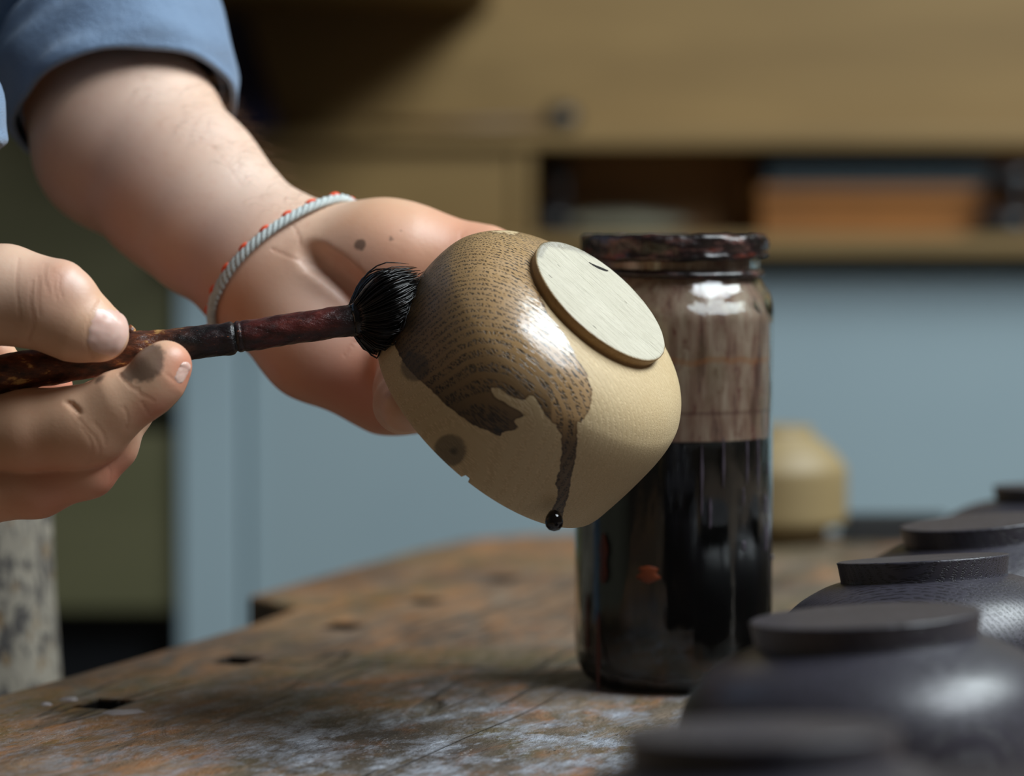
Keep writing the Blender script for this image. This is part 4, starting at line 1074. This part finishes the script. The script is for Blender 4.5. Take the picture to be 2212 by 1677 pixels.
K = [(at(262, 215, 1.12), .0405, .0400, axc), (at(238, 110, 1.135), .0415, .0410, axs), (at(224, 60, 1.141), .0425, .042, axs), (at(200, -10, 1.155), .0490, .048, axs), (at(140, -160, 1.185), .054, .053, axs), (at(20, -420, 1.24), .060, .058, axs), (at(-260, -900, 1.32), .072, .070, axs)]
ring_loft('sleeve', rings_between(K, 60), mat_cloth, person, 0.0018, 110, 0.0034, 2)
# other sleeve, its cuff just inside the left edge of the frame
axb = RT * 0.02 - UP * 0.97 - FW * 0.08
K = [(at(-245, 318, 1.002), .0400, .0390, axb), (at(-247, 280, 1.004), .0415, .041, axb), (at(-250, 180, 1.01), .0410, .0405, axb), (at(-252, 140, 1.012), .0385, .0385, axb)]
K = [(p + np.array([0, 0, 0]), a_, b_, ax_) for p, a_, b_, ax_ in K]
ring_loft('cuff', rings_between(K, 18), mat_cloth, person, 0.0022, 96, 0.0008, 5)['label'] = 'rolled-up cuff'
K = [(at(-250, 270, 1.004), .0365, .036, axb), (at(-256, 100, 1.012), .0390, .039, axb), (at(-300, -150, 1.04), .047, .047, axb), (at(-420, -600, 1.09), .058, .058, axb), (at(-600, -900, 1.14), .068, .068, axb)]
ring_loft('sleeve', rings_between(K, 40), mat_cloth, person, 0.0018, 96, 0.0018, 6)
# the shirt body, outside the frame to the left
K = [(np.array([-0.50, 1.22, 0.62]), .17, .13, (0, 0, 1)), (np.array([-0.50, 1.22, 0.50]), .19, .14, (0, 0, 1)), (np.array([-0.50, 1.22, 0.30]), .17, .13, (0, 0, 1)), (np.array([-0.52, 1.22, 0.05]), .155, .12, (0, 0, 1)), (np.array([-0.53, 1.22, -0.15]), .16, .125, (0, 0, 1))]
ring_loft('shirt_front', rings_between(K, 30), mat_cloth, person, 0.002, 80, 0.003, 8)

# ------------------------------------------------------------------ bracelet
ctr = (at(465, 690, 1.05) + at(735, 468, 1.05)) / 2
arm_ax = RT * 0.60 - UP * 0.62 - FW * 0.42; arm_ax /= np.linalg.norm(arm_ax)
Pm = at(612, 598, 1.062)
e1 = RT * 0.72 + UP * 0.69; e1 -= arm_ax * (e1 @ arm_ax); e1 /= np.linalg.norm(e1); e2 = np.cross(arm_ax, e1)
n = 240; ang_ = np.linspace(0, 2 * math.pi, n, endpoint=False); rad_ = []
for t in ang_:
    d = e1 * math.cos(t) + e2 * math.sin(t); rr_ = np.arange(0.008, 0.060, 0.0004); s = A.sample(Pm[None] + rr_[:, None] * d[None]); k = np.where(s > 0.0012)[0]
    rad_.append(rr_[k[0]] if len(k) else 0.04)
rad_ = np.minimum(np.array(rad_), 0.038)
for _ in range(14): rad_ = np.maximum(rad_, (np.roll(rad_, 3) + np.roll(rad_, -3)) / 2)
for _ in range(4): rad_ = (np.roll(rad_, 1) + rad_ + np.roll(rad_, -1)) / 3
path = Pm[None] + rad_[:, None] * (np.cos(ang_)[:, None] * e1 + np.sin(ang_)[:, None] * e2)
radial = np.cos(ang_)[:, None] * e1 + np.sin(ang_)[:, None] * e2
br = empty('bracelet', tuple(Pm)); tag(br, 'white braided cord bracelet with orange stitches around the wrist', 'bracelet')
mat_cord = simple('white_cord', (196, 204, 202), 0.8, 0.1, 300, 0.0003); mat_ocord = simple('orange_thread', (230, 78, 34), 0.7)
tight = np.linspace(0, 2 * math.pi * 26, n, endpoint=False)
for k in range(3):
    ph = 2 * math.pi * k / 3
    off = radial * (0.0006 * np.cos(tight + ph))[:, None] + arm_ax[None] * (0.0010 * np.sin(tight + ph))[:, None]
    V, F = tube(path + off - Pm, [0.00105] * n, 8, True); mk('cord_strand', V, F, mat_cord, br)
for k in range(20):
    i = int(k * n / 20); idx = [(i + j) % n for j in range(6)]
    pp = path[idx] - arm_ax * 0.0018 + radial[idx] * 0.0007 - Pm
    V, F = tube(pp, [0.0003, 0.0007, 0.0009, 0.0009, 0.0007, 0.0003], 8); mk('orange_stitch', V, F, mat_ocord, br)

# ------------------------------------------------------------------ brush
brush = empty('brush', tuple(at(600, 715, 0.965))); tag(brush, 'stain-caked round brush with a twig handle loading dark stain onto the bowl', 'brush')
bo = np.array(brush.location)
S = spline([list(p) + [r] for p, r in zip(hpts, HR)], 400)
tt = np.linspace(0, 1, 400)
rad_ = S[:, 3].copy()
pxs = np.array([project(p)[0] for p in S[:, :3]])
rad_ *= 1 - 0.13 * np.exp(-((pxs - 509) / 3.5) ** 2) - 0.05 * np.exp(-((pxs - 524) / 3.0) ** 2)
rad_ += 0.0003 * np.exp(-((pxs - 497) / 12.0) ** 2) + 0.0008 * np.exp(-((pxs - 300) / 22.0) ** 2)
def hd_(R, u, th): return R + 0.00010 * np.sin(3 * th + 60 * u) + 0.00007 * np.sin(5 * th - 90 * u) + 0.00006 * np.sin(9 * th + 171 * u)
V, F = tube(S[:, :3] - bo, rad_, 48, False, hd_)
m = M('twig_handle'); c = m.coord()
u = m.attr('along'); n1 = m.noise(m.coord((120, 300, 300)), 1.0, 5, 0.6); n2 = m.noise(m.coord((350, 700, 700), loc=(3, 2, 1)), 1.0, 4, 0.7)
bark = m.ramp(n1, [(0.34, s2l((34, 20, 16))), (0.50, s2l((92, 52, 34))), (0.58, s2l((120, 66, 38))), (0.64, s2l((214, 164, 96)))])
dark = m.ramp(n1, [(0.35, s2l((12, 9, 10))), (0.55, s2l((30, 20, 22))), (0.75, s2l((62, 34, 32)))])
redd = m.ramp(n1, [(0.35, s2l((40, 16, 14))), (0.6, s2l((84, 34, 30))), (0.8, s2l((120, 60, 48)))])
col = m.mix(m.bw(u, 300, 430), bark, dark); col = m.mix(m.bw(u, 508, 560), col, redd); col = m.mix(m.bw(u, 690, 765), col, s2l((10, 8, 9)))
flk = m.math('MULTIPLY', m.bw(n2, 0.66, 0.72), m.bw(u, 760, 700)); col = m.mix(m.math('MULTIPLY', flk, 0.7), col, s2l((190, 110, 70)))
ln = m.math('ABSOLUTE', m.math('SUBTRACT', u, 509.0)); col = m.mix(m.bw(ln, 2, 5, True), col, s2l((6, 5, 6)))
m.set(Base_Color=col, Roughness=m.mixf(n2, 0.22, 0.5)); m.bump(m.math('ADD', n2, n1), 0.0006, 0.7)
hdl = mk('handle', V, F, m.m, brush); setattr_f(hdl, 'along', np.concatenate([np.repeat(pxs, 48), [pxs[0], pxs[-1]]]))
V, F = tube(np.array([at(278, 722, 0.962), at(283, 712, 0.962), at(288, 706, 0.962)]) - bo, [0.0022, 0.0021, 0.0012], 12)
kn = mk('twig_knot', V, F, m.m, brush); setattr_f(kn, 'along', np.full(len(V), 200.0))
mat_hair = M('bristle'); n1 = mat_hair.noise(mat_hair.coord((200, 200, 200)), 1.0, 3)
mat_hair.set(Base_Color=mat_hair.ramp(n1, [(0.4, s2l((8, 7, 8))), (0.62, s2l((22, 16, 15))), (0.8, s2l((70, 44, 30)))]), Roughness=0.22)
tip0 = at(772, 690, 0.968); ax0 = at(890, 672, 0.976) - tip0; Lb = np.linalg.norm(ax0); ax0 /= Lb
s1 = UP - ax0 * (UP @ ax0); s1 /= np.linalg.norm(s1); s2 = np.cross(ax0, s1)
rs = np.random.RandomState(7); sp = Soup()
def bowl_clear(p):
    """push a point out of the held bowl's wall"""
    l = w2b(p); r_ = math.hypot(l[0], l[1]); ro_ = float(np.interp(-l[2], -Po[:, 1], Po[:, 0]))
    if -0.0634 < l[2] < 0 and r_ < ro_ + 0.0004:
        k = (ro_ + 0.0004) / max(r_, 1e-6); return b2w((l[0] * k, l[1] * k, l[2]))
    return p
for i in range(1900):
    a_ = rs.rand() * 6.283; rr_ = math.sqrt(rs.rand()); spread = 0.0048 * rr_
    base = tip0 - ax0 * 0.002 + (s1 * math.cos(a_) + s2 * math.sin(a_)) * spread
    fl = 0.0088 * rr_ * (1 + 0.16 * rs.randn()); L = Lb * (1.06 + 0.09 * rs.randn())
    side = s1 * math.cos(a_) + s2 * math.sin(a_)
    up_ = s1 * (0.0035 * (0.6 + 0.6 * rs.rand()))
    mid1 = base + ax0 * L * 0.30 + side * fl * 0.75; mid2 = base + ax0 * L * 0.66 + side * fl * 0.95 + up_ * 0.5
    end = base + ax0 * L * (1.0 + 0.06 * math.cos(a_)) + side * fl * 0.55 + up_ * 1.4
    if math.cos(a_) > 0.6 and rs.rand() < 0.08: end += side * 0.0018 - ax0 * 0.005; mid2 += side * 0.001
    if math.cos(a_) < -0.6 and rs.rand() < 0.15: end += side * 0.004 - up_ * 2; mid2 += side * 0.001
    pts = [bowl_clear(x) - bo for x in spline([base, mid1, mid2, end], 8)]
    w = 0.00016 + 0.00016 * rs.rand(); V, F = tube(pts, [w, w * 1.2, w * 1.3, w * 1.4, w * 1.3, w * 1.1, w * .8, w * 0.3], 3); sp.add(V, F)
tag(mk('bristles', sp.V, sp.F, mat_hair.m, brush), 'wet black bristles splayed against the bowl', kind='stuff')
core = spline([list(tip0 - ax0 * .003) + [.0051], list(tip0) + [.0055], list(tip0 + ax0 * Lb * .25 + s1 * .0003) + [.0080], list(tip0 + ax0 * Lb * .5 + s1 * .0008) + [.0092], list(tip0 + ax0 * Lb * .72 + s1 * .001) + [.0078], list(tip0 + ax0 * Lb * .9 + s1 * .0015) + [.0035]], 24)
V, F = tube(core[:, :3] - bo, core[:, 3], 28, False, lambda R, u, th: R * (1 + 0.05 * np.sin(9 * th) + 0.04 * np.sin(17 * th + 3 * u)))
V = [bowl_clear(v + bo) - bo for v in V]
mk('bristle_core', V, F, mat_hair.m, brush)
V, F = tube(np.array([at(762, 692, .9677), at(768, 691, .9678), at(776, 690, .968), at(782, 689, .9683)]) - bo, [.0055, .0060, .0061, .0056], 28, False, lambda R, u, th: R + 0.0002 * np.sin(9 * th) + 0.0001 * np.sin(21 * th))
mk('binding', V, F, mat_hair.m, brush)
